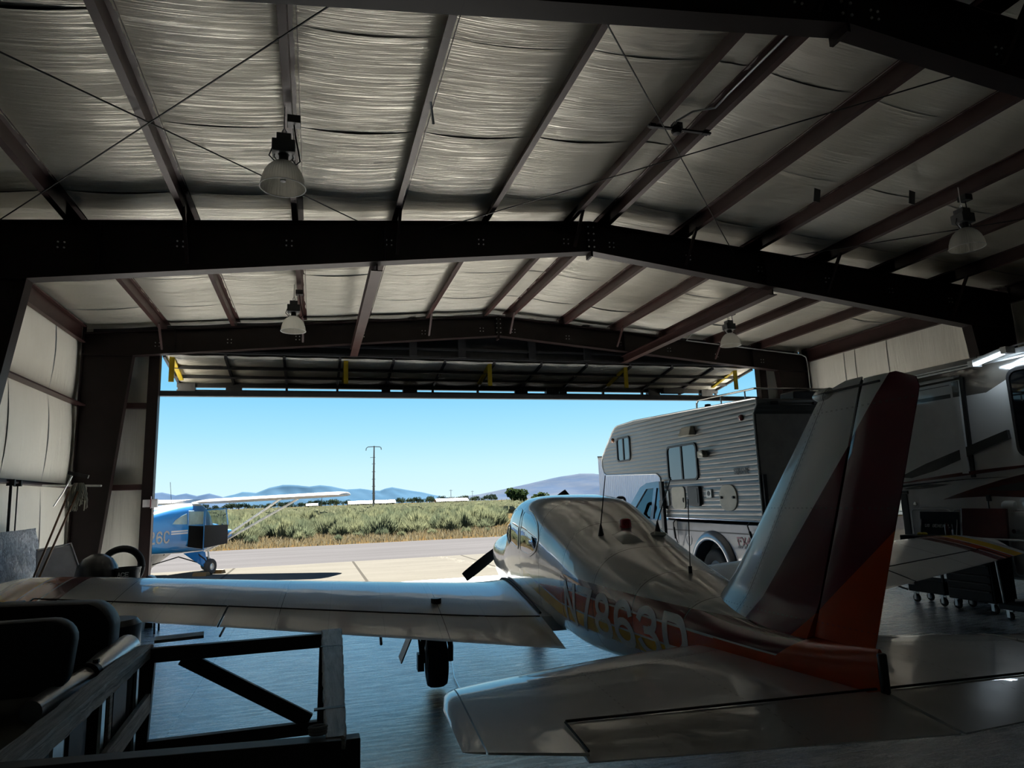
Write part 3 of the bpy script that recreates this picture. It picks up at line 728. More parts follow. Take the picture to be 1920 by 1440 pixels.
# propeller and spinner
HY,HZ=7.14,1.29
mb=MB(); mb.lathe([(.17,-.12),(.172,0),(.155,.1),(.12,.19),(.07,.26),(.02,.295),(0,.3)],(0,7.1,HZ-.09),'y',28); mb.build('spinner',M['pf'],plane,smooth=60)
for k in(0,1):
    a=atan2(-.56,-.78)+k*pi; d=Vector((cos(a),0,sin(a))); n=Vector((-sin(a),0,cos(a))); rings=[]
    for r,ch,tw,th in((.1,.09,66,.05),(.2,.12,48,.035),(.35,.16,33,.022),(.55,.17,24,.015),(.75,.165,18,.011),(.93,.155,16,.008),(.97,.14,15,.006)):
        c0=Vector((0,HY,HZ-.07))+d*r; u=n*cos(R(tw))+Vector((0,1,0))*sin(R(tw)); v=d.cross(u)
        rings.append([c0+u*ch/2*px+v*th*pz for px,pz in((-1,0),(-.6,.8),(0,1),(.6,.8),(1,0),(.6,-.5),(0,-.6),(-.6,-.5))])
    mb=MB(); mb.loft(rings); mb.build('propeller_blade',M['prop'],plane,smooth=50)
# antennas, beacon, vents
for x,y,dx,dy,L in((-.27,3.02,.01,-1.4,.50),(.27,3.05,.05,-2.2,.46)):
    z=surfz(y,x); mb=MB(); mb.tube([(x,y,z-.01),(x,y,z+.03),(x,y,z+.09)],[.028,.02,.007],8); mb.tube([(x,y,z+.08),(x+dx,y+dy*.1,z+L)],[.006,.004],6); mb.build('whip_antenna',M['dkgrey'],plane)
z=surfz(1.98,0); mb=MB(); mb.tube([(0,1.98,z),(0,1.98,z+.05)],.014,8); mb.tube([(0,1.98,z+.04),(.0,1.94,z+.52)],.004,6); mb.build('whip_antenna',M['dkgrey'],plane)
z=surfz(3.12,0); mb=MB(); mb.lathe([(0,.075),(.03,.073),(.048,.06),(.052,.03),(.052,-.01)],(0,3.12,z),'z',18); part(mb.build('beacon',M['beacon'],plane,smooth=50),'red rotating beacon')
mb=MB(); y,x=2.85,-.1; mb.grid(lambda u,v:(x+(u-.5)*.19,y+(v-.5)*.24,surfz(y+(v-.5)*.24,x+(u-.5)*.19)+.045*sin(pi*u)**.7*(1-abs(2*v-1)**3)**.8+.001),10,10); mb.build('air_vent',M['pf'],plane,smooth=60)
mb=MB(); x=.2; z=surfz(2.9,x); mb.box((x,2.9,z+.012),(.11,.09,.03),(-.25,.15,0)); mb.build('roof_antenna_base',M['pf'],plane,bevel=.008)
# ------------------------------------------------------------------ pickup with a slide-in camper
M['silver']=mat('silver_car_paint',(.15,.16,.18),.35,.6,coat=1,var=.04,coatr=.04)
M['trimdk']=mat('dark_vehicle_trim',(.02,.02,.022),.5)
def siding(name,base,per):
    m,nt,b=newmat(name); c=nt.coords(); x,y,z=nt.sep(c)
    ph=nt.math('MULTIPLY',z,2*pi/per); wv=nt.math('SINE',ph)
    f=nt.noise(nt.mapping(c,(1,2.5,60)),1,4)
    stripe=nt.math('MULTIPLY',nt.band(z,1.55,1.64),1.0); 
    s2=nt.math('MAXIMUM',nt.band(z,1.70,1.78),nt.band(z,1.84,1.88))
    col=nt.ramp(f,[(.35,tuple(c_*.88 for c_ in base)),(.65,tuple(min(1,c_*1.08) for c_ in base))])
    col=nt.mix(nt.math('MULTIPLY',nt.band(z,1.80,1.87),.7),col,(.07,.07,.085)); col=nt.mix(nt.math('MULTIPLY',nt.band(z,1.40,1.43),.6),col,(.10,.10,.12))
    nt.link(col,b.inputs['Base Color']); b.inputs['Roughness'].default_value=.34; b.inputs['Metallic'].default_value=.25; b.inputs['Specular IOR Level'].default_value=.6
    h=nt.math('ADD',nt.math('MULTIPLY',nt.math('POWER',nt.math('ABSOLUTE',wv),.6),.9),nt.math('MULTIPLY',nt.noise(nt.mapping(c,(1,1.2,9)),1.5,3),.9))
    nt.link(nt.bump(h,.007),b.inputs['Normal']); return m
M['siding']=siding('ribbed_aluminium_siding',(.18,.178,.172),.15)
CX0,CX1=6.3,8.42
camper=thing('truck_camper','ribbed beige slide-in camper riding on the silver pickup','camper',(0,0,0))
PF=[(8.62,1.27),(11.58,1.29),(11.60,2.02),(11.66,2.07),(11.75,2.10),(14.05,2.17),(14.17,2.22),(14.26,2.36),(14.27,2.5),(14.2,2.62),(13.62,3.1),(13.5,3.17),(13.35,3.2),(12.5,3.22),(8.6,3.08),(8.52,3.07),(8.52,2.98),(8.62,2.86)]
mb=MB(); mb.prism(PF,lambda u,v,t:(t,u,v),CX0,CX1); mb.build('body',M['siding'],camper,smooth=0,bevel=.012)
M['camperback']=mat('camper_rear_wall',(.34,.32,.30),.5,bump=.002)
MB().b2((CX0+.03,8.605,1.29),(CX1-.03,8.63,2.85)).build('rear_wall',M['camperback'],camper,smooth=0)
mb=MB(); mb.tube([(CX0-.004,u,v) for u,v in PF+PF[:1]],.013,6); mb.build('edge_trim',M['aluminium'],camper)
def side_window(parent,x,y0,z0,y1,z1,r,fr,name='window',split=True,skew=0,out=-1,w=.035,pm=None):
    fn=lambda k: (lambda u,v,t:(x+out*(t),u,v+skew*(u-y0)))
    mb=MB(); A=rrect(y0,z0,y1,z1,r); B_=rrect(y0+w,z0+w,y1-w,z1-w,max(.01,r-w*.6)); f=fn(0)
    mb.loft([[f(u,v,0) for u,v in A],[f(u,v,.025) for u,v in A],[f(u,v,.025) for u,v in B_],[f(u,v,.004) for u,v in B_]],True,False)
    if split:
        ym=(y0+y1)/2; mb.add([f(ym-.02,z0+w*.6,0),f(ym+.02,z0+w*.6,0),f(ym+.02,z1-w*.6,0),f(ym-.02,z1-w*.6,0),f(ym-.02,z0+w*.6,.022),f(ym+.02,z0+w*.6,.022),f(ym+.02,z1-w*.6,.022),f(ym-.02,z1-w*.6,.022)],[(0,1,2,3),(4,5,6,7),(0,1,5,4),(2,3,7,6),(1,2,6,5),(0,3,7,4)])
    o=mb.build(name,fr,parent,smooth=40)
    for a,b_ in (((y0+w,ym-.02),(ym+.02,y1-w)) if split else ((y0+w,y1-w),)):
        mb=MB(); mb.prism(rrect(a,z0+w,b_,z1-w,.02),fn(0),.004,.008); mb.build('pane',pm or M['mirrorglass'],o,smooth=0)
    return o
M['mirrorglass']=mat('reflective_window_glass',(.05,.06,.07),.02,.75,.9,coat=1,coatr=.0,var=.03)
nt_=M['mirrorglass'].node_tree.nodes['Principled BSDF']; 
side_window(camper,CX0,12.78,2.42,13.42,2.94,.09,M['dkgrey'])
side_window(camper,CX0,10.25,1.93,11.28,2.58,.1,M['dkgrey'])
def plate(parent,name,mt,y0,z0,y1,z1,r,t=.03,x=CX0,bev=.008):
    mb=MB(); mb.prism(rrect(y0,z0,y1,z1,r),lambda u,v,tt:(x-tt,u,v),-.01,t); return mb.build(name,mt,parent,smooth=40,bevel=bev)
h1=plate(camper,'access_hatch',M['cream'],10.74,1.45,11.2,1.84,.08,.02); MB().tube([(CX0-.022,10.79,1.56),(CX0-.03,10.79,1.6),(CX0-.022,10.79,1.64)],.01).build('latch',M['dkgrey'],h1)
h2=plate(camper,'round_hatch',M['cream'],9.2,1.42,9.68,1.83,.18,.02)
for yy in(9.27,9.6): MB().lathe([(0,-.03),(.02,-.03),(.022,0)],(CX0-.02,yy,1.63),'x',10).build('latch',M['dkgrey'],h2)
v=plate(camper,'furnace_vent',M['trimdk'],10.22,1.5,10.6,1.83,.03,.05)
MB().b2((CX0-.055,10.27,1.55),(CX0-.045,10.55,1.79)).build('grille',M['black'],v,smooth=0)
o=plate(camper,'outlet_box',M['whitepl'],9.88,1.63,10.04,1.77,.02,.03); MB().lathe([(0,-.035),(.04,-.035),(.042,0)],(CX0,9.96,1.70),'x',14).build('socket',M['black'],o)
o=plate(camper,'small_hatch',M['aluminium'],11.3,1.5,11.46,1.78,.02,.03)
plate(camper,'marker_plate',M['whitepl'],9.62,1.9,9.72,1.925,.005,.012,bev=0)
mb=MB(); mb.prism([(10.25,2.70),(10.62,2.70),(10.62,2.86),(10.3,2.86)],lambda u,v,t:(CX0-t*(1 if v>2.8 else 2.4),u,v),-.01,.06); mb.build('range_hood_vent',M['cream'],camper,smooth=0,bevel=.01)
mb=MB(); mb.box((CX0-.05,10.02,2.35),(.1,.17,.11)); mb.lathe([(.045,-.06),(.05,0),(.03,.05)],(CX0-.1,9.95,2.37),'y',12); mb.build('porch_light',M['cream'],camper,smooth=40,bevel=.01)
M['redlens']=mat('red_marker_lens',(.16,.008,.01),.2,coat=1); M['amber']=mat('amber_marker_lens',(.22,.10,.05),.2,coat=1)
for y,z,k in((8.92,2.83,'redlens'),(13.62,2.91,'amber')):
    mb=MB(); mb.lathe([(0,-.045),(.035,-.04),(.05,-.02),(.052,.0)],(CX0,y,z),'x',14); mb.build('marker_light',M[k],camper,smooth=50)
for x in(6.6,7.35,8.1): mb=MB(); mb.b2((x-.06,8.49,2.98),(x+.06,8.53,3.03)); mb.build('marker_light',M['black'],camper,smooth=0,bevel=.008)
M['lettergrey']=mat('dark_lettering',(.10,.10,.10),.5)
GL.update({'S':[[(.58,.82),(.48,.96),(.3,1),(.1,.94),(.02,.76),(.1,.58),(.5,.44),(.58,.25),(.5,.06),(.3,0),(.1,.05),(0,.2)]],'Q':[[(0,.25),(0,.75),(.12,1),(.46,1),(.58,.75),(.58,.25),(.46,0),(.12,0),(0,.25)],[(.36,.25),(.62,-.05)]],'U':[[(0,1),(0,.2),(.12,0),(.46,0),(.58,.2),(.58,1)]],'I':[[(.2,0),(.2,1)]],'R':[[(0,0),(0,1),(.45,1),(.56,.85),(.56,.65),(.45,.5),(0,.5)],[(.3,.5),(.58,0)]],'G':[[(.58,.8),(.46,1),(.12,1),(0,.8),(0,.2),(.12,0),(.46,0),(.58,.2),(.58,.48),(.34,.48)]],'L':[[(0,1),(0,0),(.55,0)]],'F':[[(0,0),(0,1),(.55,1)],[(0,.52),(.42,.52)]],'X':[[(0,0),(.58,1)],[(0,1),(.58,0)]],'4':[[(.45,0),(.45,1),(0,.32),(.6,.32)]],'D':[[(0,0),(0,1),(.38,1),(.56,.78),(.56,.22),(.38,0),(0,0)]],'O':[[(0,.25),(0,.75),(.12,1),(.46,1),(.58,.75),(.58,.25),(.46,0),(.12,0),(0,.25)]]})
def side_text(parent,name,txt,x,y,z,h,adv,mt,wd,slant=0):
    mb=MB()
    for i,ch in enumerate(txt):
        if ch==' ': continue
        strokes(mb,ch,(i*adv,z),adv*1.25,h,wd,lambda u,v,hh:(x-.002-hh,y-u-slant*(v-z),v),.003)
    return mb.build(name,mt,parent,smooth=0)
side_text(camper,'maker_lettering','SQUIRE',CX0-.012,9.22,1.985,.085,.063,M['lettergrey'],.016)
# roof gear
mb=MB(); r_=.016; zr=lambda y: lerp(3.08,3.2,(y-8.6)/4.5)
for x in(CX0+.12,CX1-.12):
    mb.tube([(x,10.35,zr(10.35)),(x,10.34,zr(10.3)+.13),(x,10.28,zr(10.3)+.18),(x,8.7,zr(8.7)+.17)],r_,8)
    for y in(9.6,8.95): mb.tube([(x,y,zr(y)-.01),(x,y,zr(y)+.17)],.012,6)
mb.tube([(CX0+.12,8.7,zr(8.7)+.17),(CX1-.12,8.7,zr(8.7)+.17)],r_,8)
mb.build('roof_rail',M['chrome'],camper)
mb=MB(); mb.b2((7.1,8.68,3.06),(8.3,9.0,3.22)); mb.build('roof_box',M['dkgrey'],camper,smooth=0,bevel=.02)
mb=MB(); mb.lathe([(0,.11),(.05,.1),(.06,.03),(.075,0)],(CX0+.25,10.2,zr(10.2)),'z',14); mb.build('roof_vent',M['dkgrey'],camper,smooth=50)
for y in(11.3,13.0): mb=MB(); mb.b2((CX0+.15,y-.1,zr(y)-.01),(CX0+.5,y+.1,zr(y)+.04)); mb.build('roof_hatch',M['whitepl'],camper,smooth=0,bevel=.01)
# turnbuckles and front jack stay with the camper
for y,ya in((11.15,11.2),(8.95,8.9)):
    mb=MB(); mb.tube([(CX0+.02,y,1.28),(CX0-.05,y,1.2),(CX0-.02,ya,1.0),(CX0+.06,ya,.78)],.011,6); mb.tube([(CX0-.035,lerp(y,ya,.4),1.12),(CX0,ya,.92)],.02,8); mb.build('turnbuckle',M['dkgrey'],camper)
mb=MB(); mb.b2((CX0-.09,11.42,.95),(CX0-.03,11.52,1.95)); mb.b2((CX0-.1,11.4,1.45),(CX0+.02,11.54,1.6)); mb.build('corner_jack',M['dkgrey'],camper,smooth=0,bevel=.006)
for y in(8.66,):
    for x in(CX0+.05,CX1-.05): mb=MB(); mb.b2((x-.03,y-.1,1.3),(x+.03,y-.04,1.95)); mb.build('corner_jack',M['dkgrey'],camper,smooth=0)

truck=thing('pickup_truck','silver extended cab pickup carrying the ribbed camper, parked at the open door','pickup',(0,0,0))
TX=6.40; TW=2.03; TC=TX+TW/2
def bodyring(y,z0,z1,w,r=.1):
    P=rrect(-w/2,z0,w/2,z1,r,4); return [(TC+a,y,b_) for a,b_ in P]
WHY=(10.15,13.85)
def lower_side():
    # body sides with wheel arches cut out, extruded between the flanks
    def arch(yc): return [(yc+.53*cos(R(a)),.42+.53*sin(R(a))) for a in range(-12,193,9)]
    P=[(8.72,.55),(8.72,1.21),(11.28,1.22),(11.3,1.24),(13.35,1.24),(14.4,1.2),(14.95,1.1),(15.05,.9),(15.05,.5)]
    P+= [(p[0],p[1]) for p in arch(WHY[1])]+[(p[0],p[1]) for p in arch(WHY[0])]
    return P
mb=MB(); P=lower_side()
for x0,x1 in((TX,TX+.5),(TX+TW-.5,TX+TW)): mb.prism(P,lambda u,v,t:(t,u,v),x0,x1)
mb.b2((TX+.2,8.74,.6),(TX+TW-.2,15.0,1.0)); mb.b2((TX+.3,13.3,.9),(TX+TW-.3,14.9,1.2))
mb.build('body',M['silver'],truck,smooth=30,bevel=.02)
GP=[(11.65,1.2),(11.67,1.55),(11.7,1.9),(11.8,1.955),(12.3,1.97),(12.75,1.95),(13.0,1.87),(13.62,1.24),(13.62,1.2)]
def gx(v): return .0+.17*max(0,(v-1.2)/.77)
mb=MB()
for s in(0,1):
    X_=lambda v,t,s=s: (TX+.02+gx(v)+t) if s==0 else (TX+TW-.02-gx(v)-t)
    # pillars and roof rails as an outline ring
    hole=[[(12.38,1.24),(12.4,1.84),(12.72,1.83),(13.25,1.30),(13.2,1.24)],[(11.9,1.24),(11.93,1.82),(12.28,1.84),(12.26,1.24)]]
    def seg(a,b_,w):
        mb.loft([[ (X_(p[1],0),p[0],p[1]),(X_(p[1],.04),p[0],p[1]),(X_(q[1],.04),q[0],q[1]),(X_(q[1],0),q[0],q[1])] for p,q in ((a,w[0]),(b_,w[1]))],True,True)
    def quadp(pts): 
        mb.prism(pts,lambda u,v,t:(X_(v,t),u,v),0,.05)
    quadp([(11.65,1.2),(11.9,1.24),(11.93,1.82),(11.7,1.9),(11.67,1.55)]); quadp([(11.7,1.9),(11.93,1.82),(12.28,1.84),(12.4,1.84),(12.72,1.83),(13.0,1.87),(12.75,1.95),(12.3,1.97),(11.8,1.955)])
    quadp([(12.26,1.24),(12.38,1.24),(12.4,1.84),(12.28,1.84)]); quadp([(13.25,1.30),(13.2,1.24),(13.62,1.2),(13.62,1.24),(13.0,1.87),(12.72,1.83)]); quadp([(11.65,1.2),(13.62,1.2),(13.2,1.245),(11.9,1.245)])
g=lambda v: gx(v)+.02
mb.add([(TX+g(1.955),11.8,1.955),(TX+TW-g(1.955),11.8,1.955),(TX+TW-g(1.95),12.75,1.95),(TX+g(1.95),12.75,1.95),(TC,11.8,1.985),(TC,12.75,1.98)],[(0,4,5,3),(4,1,2,5)])
mb.add([(TX+g(1.95),12.75,1.95),(TX+TW-g(1.95),12.75,1.95),(TX+TW-g(1.87),13.0,1.87),(TX+g(1.87),13.0,1.87)],[(0,1,2,3)])
mb.add([(TX+g(1.2),11.66,1.2),(TX+TW-g(1.2),11.66,1.2),(TX+TW-g(1.4),11.67,1.4),(TX+g(1.4),11.67,1.4)],[(0,1,2,3)])
mb.build('cab',M['silver'],truck,smooth=0)
for k,hp in enumerate(hole):
    for s in(0,1):
        X_=lambda v,t,s=s: (TX+.02+gx(v)+t) if s==0 else (TX+TW-.02-gx(v)-t)
        mb=MB(); mb.prism(hp,lambda u,v,t:(X_(v,t),u,v),.02,.025); mb.build('side_window',M['mirrorglass'] if (k==1) else M['glass'],truck,smooth=0)
mb=MB(); mb.add([(TX+.15,13.62,1.24),(TX+TW-.15,13.62,1.24),(TX+TW-.25,13.0,1.87),(TX+.25,13.0,1.87)],[(0,1,2,3)]); mb.build('windshield',M['glass'],truck,solid=.01,smooth=0)
# interior seen through the front side window
mb=MB(); mb.b2((TX+.2,13.0,1.0),(TX+TW-.2,13.6,1.3)); mb.b2((TX+.25,12.2,1.0),(TX+.8,12.45,1.5)); mb.b2((TX+1.2,12.2,1.0),(TX+1.75,12.45,1.5)); mb.build('cab_interior',M['trimdk'],truck,smooth=0,bevel=.03)
# towing mirror
mb=MB(); mb.tube([(TX+.06,13.1,1.34),(TX-.18,13.12,1.40),(TX-.2,13.12,1.42)],.03,8); mb.build('mirror_arm',M['trimdk'],truck)
mb=MB(); mb.tube([(TX-.24+a,13.11,1.52+b_) for a,b_ in rrect(-.09,-.15,.09,.15,.06)+[(.09,.09)]],.035,8); mb.build('towing_mirror',M['trimdk'],truck)
for yc in WHY:
    for x,s in((TX,-1),(TX+TW,1)):
        fl=MB(); rings=[]
        for a in range(-14,195,8):
            ca,sa=cos(R(a)),sin(R(a)); rings.append([(x+s*d,yc+ca*r,.42+sa*r) for r,d in((.52,-.02),(.515,.075),(.55,.095),(.62,.07),(.67,.01),(.66,-.03))])
        fl.loft(rings,True,True); fl.build('fender_flare',M['silver'],truck,smooth=50)
        wheel('wheel',truck,(x-s*.12,yc,.4),.4,.25)
mb=MB()
for s,x in((-1,TX),(1,TX+TW)): mb.b2((x-.004,8.74,1.055),(x+.004,13.2,1.075))
mb.build('pinstripe',M['trimdk'],truck,smooth=0)
mb=MB(); mb.b2((TX-.003,11.27,.62),(TX+.01,11.275,1.21)); mb.b2((TX-.003,12.3,.62),(TX+.01,12.306,1.24)); mb.b2((TX+TW-.01,12.3,.62),(TX+TW+.003,12.306,1.24)); mb.build('panel_gap',M['black'],truck,smooth=0)
mb=MB(); mb.lathe([(.085,-.004),(.095,-.006),(.1,0)],(TX,10.9,.9),'x',20); mb.build('fuel_door',M['silver'],truck)
M['decalred']=mat('decal_red',(.22,.03,.07),.35); M['decalgrey']=mat('decal_grey',(.14,.14,.17),.35)
side_text(truck,'bed_decal','FX4',TX-.002,9.42,.90,.10,.115,M['decalred'],.028,slant=-.25)
side_text(truck,'bed_decal','OFF ROAD',TX-.002,9.44,.845,.035,.045,M['decalgrey'],.008)
mb=MB(); mb.b2((TX+.1,8.5,.5),(TX+TW-.1,8.68,.72)); mb.build('bumper',M['chrome'],truck,smooth=0,bevel=.03)
for x in(TX+.02,TX+TW-.1): mb=MB(); mb.b2((x,8.70,.75),(x+.08,8.75,1.15)); mb.build('tail_light',M['redlens'],truck,smooth=0,bevel=.01)

# ------------------------------------------------------------------ motorhome
m,nt,b=newmat('motorhome_gelcoat'); c=nt.coords(); x,y,z=nt.sep(c)
la=nt.math('MAXIMUM',3.0,nt.math('ADD',3.0,nt.math('MULTIPLY',nt.math('SUBTRACT',7.33,y),.42)))
tm=nt.math('MULTIPLY',nt.math('GREATER_THAN',z,la),nt.math('LESS_THAN',x,9.9))
nz=nt.noise(c,1.4,3)
nt.link(nt.mix(tm,nt.ramp(nz,[(.3,(.78,.78,.76)),(.7,(.82,.82,.80))]),(.13,.12,.105)),b.inputs['Base Color'])
b.inputs['Roughness'].default_value=.2; b.inputs['Coat Weight'].default_value=1; b.inputs['Coat IOR'].default_value=1.9; b.inputs['Coat Roughness'].default_value=.03
nt.link(nt.bump(nt.noise(c,1.7,3),.012),b.inputs['Normal']); nt.link(nt.bump(nt.noise(c,1.7,3),.02),b.inputs['Coat Normal'])
M['gel']=m
m2=mat('motorhome_slide_gelcoat',(.80,.80,.78),.2,coat=1,var=.05); M['gel2']=m2
M['taupe']=mat('taupe_graphic',(.05,.05,.046),.25,coat=1); M['maroon']=mat('maroon_graphic',(.09,.018,.012),.25,coat=1); M['swblack']=mat('black_graphic',(.02,.02,.02),.25,coat=1)
RX=9.3; rv=thing('motorhome','large white motorhome with taupe and maroon swoosh graphics by the right wall','motorhome',(0,0,0))
mb=MB(); mb.prism(rrect(RX,.38,RX+2.38,3.5,.06,4),lambda u,v,t:(u,t,v),-.9,9.05); mb.build('body',M['gel'],rv,smooth=40)
mb=MB(); mb.prism([(RX-.02,3.43),(RX+.05,3.55),(RX+2.33,3.55),(RX+2.4,3.43),(RX+2.3,3.40),(RX+.08,3.40)],lambda u,v,t:(u,t,v),-.92,9.07); mb.build('roof_cap',M['gel2'],rv,smooth=0)
mb=MB(); mb.b2((RX-.02,-.92,3.40),(RX+.02,9.07,3.425)); mb.b2((RX-.025,-.92,3.445),(RX+.0,9.07,3.462)); mb.build('gutter',M['galv'],rv,smooth=0)
def flat(parent,name,mt,pts,t0,t1,x=RX): 
    mb=MB(); mb.prism(pts,lambda u,v,t:(x-t,u,v),t0,t1); return mb.build(name,mt,parent,smooth=0)
so=flat(rv,'slide_out',M['gel2'],[(7.74,1.84),(8.93,1.82),(8.93,3.24),(7.7,3.25)],-.02,.05)
flat(rv,'slide_gap',M['black'],[(7.68,1.8),(7.74,1.8),(7.70,3.28),(7.64,3.28)],-.02,.03)
for zz in((3.0,3.06),(3.19,3.2)):
    f=flat(so,'slide_stripe',M['taupe'],[(7.86,zz[0]),(8.93,zz[0]),(8.93,zz[1]),(7.86,zz[1])],.05,.053)
flat(so,'slide_trim',M['gel'],[(7.74,1.86),(7.84,1.86),(7.81,3.24),(7.71,3.24)],.05,.06)
mb=MB(); mb.tube([(RX-.06,7.75,3.30),(RX-.06,8.95,3.30)],.022,8); mb.tube([(RX-.06,7.76,3.30),(RX,7.72,3.31)],.015,8); mb.build('awning_arm',M['whitepl'],rv)
# graphics
flat(rv,'swoosh',M['taupe'],[(9.0,1.85),(8.46,2.04),(7.08,2.43),(7.07,2.31),(8.28,1.93),(8.75,1.83)],.0,.056)
def curve_band(y0,y1,zf,wf,n=16):
    U=[];L=[]
    for k in range(n+1):
        y=lerp(y0,y1,k/n); U.append((y,zf(y)+wf(k/n)/2)); L.append((y,zf(y)-wf(k/n)/2))
    return U+L[::-1]
flat(rv,'swoosh',M['maroon'],curve_band(9.02,6.2,lambda y:1.75+.12*sin((9.02-y)/2.9*1.5)+.03*(9.02-y),lambda t:.012+.04*sin(pi*min(1,t*1.1))),.0,.057)
flat(rv,'swoosh',M['swblack'],curve_band(9.02,7.2,lambda y:1.70+.085*sin((9.02-y)/1.8*1.6),lambda t:.004+.025*(1-t)),.0,.057)
flat(rv,'swoosh',M['taupe'],curve_band(8.95,8.1,lambda y:1.66+.06*(8.95-y),lambda t:.004+.05*sin(pi*t)),.0,.056)
flat(rv,'swoosh',M['maroon'],[(8.28,1.485),(8.0,1.57),(7.71,1.65),(7.29,1.755),(6.9,1.83),(6.0,1.9),(6.0,1.45),(6.98,1.50),(7.48,1.525),(7.9,1.51)],.0,.006)
flat(rv,'swoosh',M['swblack'],[(7.55,1.62),(7.2,1.69),(6.9,1.72),(6.2,1.74),(6.2,1.62),(6.9,1.60),(7.3,1.595)],.006,.008)
M['rvglass']=mat('dark_motorhome_glass',(.006,.007,.008),.03,0,.5,var=.05)
side_window(rv,RX,6.2,2.04,7.0,3.27,.14,M['black'],split=False,w=.04,pm=M['rvglass'])
for k,(y0,y1) in enumerate(((8.17,8.88),(7.35,8.13),(6.5,7.3))):
    o=plate(rv,'compartment_door',M['gel2'],y0,.45,y1,1.335,.07,.012,RX,0)
    mb=MB(); mb.tube([(RX-.012,u,v) for u,v in rrect(y0,.45,y1,1.335,.07)+[(y1,1.265)]],.011,6); mb.build('door_seal',M['whitepl'],o)
mb=MB(); mb.lathe([(0,-.02),(.03,-.018),(.036,0)],(RX,8.79,1.42),'x',14); mb.build('lock',M['chrome'],rv,smooth=40)
mb=MB(); mb.tube([(RX-.01,7.52,1.54),(RX-.03,7.53,1.44),(RX-.02,7.54,1.2)],.01,6); mb.box((RX-.02,7.52,1.5),(.04,.05,.09)); mb.build('strap_hook',M['black'],rv)
mb=MB(); mb.lathe([(0,-.09),(.05,-.085),(.065,-.06),(.065,.06),(.05,.085),(0,.09)],(RX-.03,7.22,1.395),'y',14); part(mb.build('entry_lamp',M['whitepl'],rv,smooth=50),'white dome lamp')
o=plate(rv,'water_panel',M['whitepl'],6.75,1.0,7.33,1.31,.02,.05,RX); MB().prism([(6.85,1.08),(7.2,1.08),(7.25,1.2),(7.1,1.28),(6.9,1.28)],lambda u,v,t:(RX-t,u,v),.05,.08).build('scoop',M['gel2'],o,smooth=0); MB().lathe([(0,-.07),(.03,-.07),(.035,0)],(RX-.05,7.15,1.05),'x',12).build('valve',M['chrome'],o)
mb=MB(); mb.b2((RX-.01,8.93,.45),(RX+.3,9.07,1.62)); mb.b2((RX-.03,8.9,1.58),(RX+.35,9.08,1.63)); mb.build('corner_cap',M['dkgrey'],rv,smooth=0,bevel=.01)
for yc in(1.6,8.0):
    for x in(RX+.16,RX+2.2): wheel('wheel',rv,(x,yc,.42),.42,.26)
# shop light lying on the motorhome roof
sl=thing('shop_light','lit twin tube shop light hung off the motorhome roof edge','light',(9.06,6.78,3.42),0)
mb=MB(); mb.bar((0,.46,0),(0,-.02,.085),.14,.05); mb.build('housing',M['whitepl'],sl,smooth=0)
M['tubeoff']=bpy.data.materials.new('lit_tube'); M['tubeoff'].use_nodes=True; pb=M['tubeoff'].node_tree.nodes['Principled BSDF']; pb.inputs['Base Color'].default_value=(.85,.87,.9,1); pb.inputs['Roughness'].default_value=.15; pb.inputs['Emission Color'].default_value=(.72,.87,1,1); pb.inputs['Emission Strength'].default_value=9
for dx in(-.045,.045): mb=MB(); mb.tube([(dx-.02,.44,-.035),(dx-.02,0,.045)],.014,10); mb.build('tube',M['tubeoff'],sl)
for y,z in((.47,-.005),(-.03,.085)): mb=MB(); mb.box((0,y,z-.02),(.17,.08,.09)); mb.build('end_cap',M['galv'],sl,smooth=0)
mb=MB(); mb.tube([(.22,.6,-.0),(.1,.5,.12),(0,.42,.02)],.005,6); mb.build('hanger_wire',M['wire'],sl); mb=MB(); mb.tube([(0,-.04,.1),(.2,-.6,.2),(.27,-1.3,.16)],.012,6); mb.build('mounting_arm',M['galv'],sl)

# ------------------------------------------------------------------ tool chests and carts under the right wing
M['chestblack']=mat('tool_chest_black',(.006,.008,.010),.5,spec=.25); M['chestred']=mat('tool_chest_red',(.085,.012,.012),.35,coat=.3)
def castor(parent,x,y,z0,r=.06,rot=0):
    t=wheel('caster',parent,(x,y,r),r,.035); 
    mb=MB()
    for d in(-.03,.03): mb.b2((x+d-.004,y-.02,r-.02),(x+d+.004,y+.02,z0))
    mb.b2((x-.045,y-.045,z0-.01),(x+.045,y+.045,z0)); mb.build('caster_fork',M['galv'],t,smooth=0)
def chest(name,lab,mt,x0,y0,x1,y1,zb,zt_,lid,drawers,loc):
    r=thing(name,lab,'tool chest',(loc[0],loc[1],0)); L=lambda x,y,z:(x-loc[0],y-loc[1],z)
    mb=MB(); mb.b2(L(x0,y0,zb),L(x1,y1,zt_)); mb.build('cabinet',mt,r,smooth=0,bevel=.012)
    n=len(drawers); z=zb+.03
    for h in drawers:
        mb=MB(); mb.b2(L(x0-.012,y0+.03,z),L(x0+.01,y1-.03,z+h-.012)); d=mb.build('drawer',mt,r,smooth=0,bevel=.004)
        mb=MB(); mb.b2(L(x0-.03,y0+.05,z+h-.035),L(x0-.01,y1-.05,z+h-.02)); mb.build('drawer_handle',M['dkgrey'],d,smooth=0); z+=h
    if lid:
        mb=MB(); mb.bar(L(x1-.02,(y0+y1)/2,zt_),L(x1+.06,(y0+y1)/2,lid),(y1-y0),.03,up=(1,0,0)); lo=mb.build('lid',mt,r,smooth=0,bevel=.006)
        mb=MB()
        for yy in(y0+.03,y1-.03): mb.tube([L(x1-.16,yy,zt_),L(x1+.0,yy,zt_+.2)],.006,6)
        mb.build('gas_strut',M['galv'],lo)
    for xx in(x0+.06,x1-.06):
        for yy in(y0+.08,y1-.08): castor(r,xx-loc[0],yy-loc[1],zb,.062)
    return r
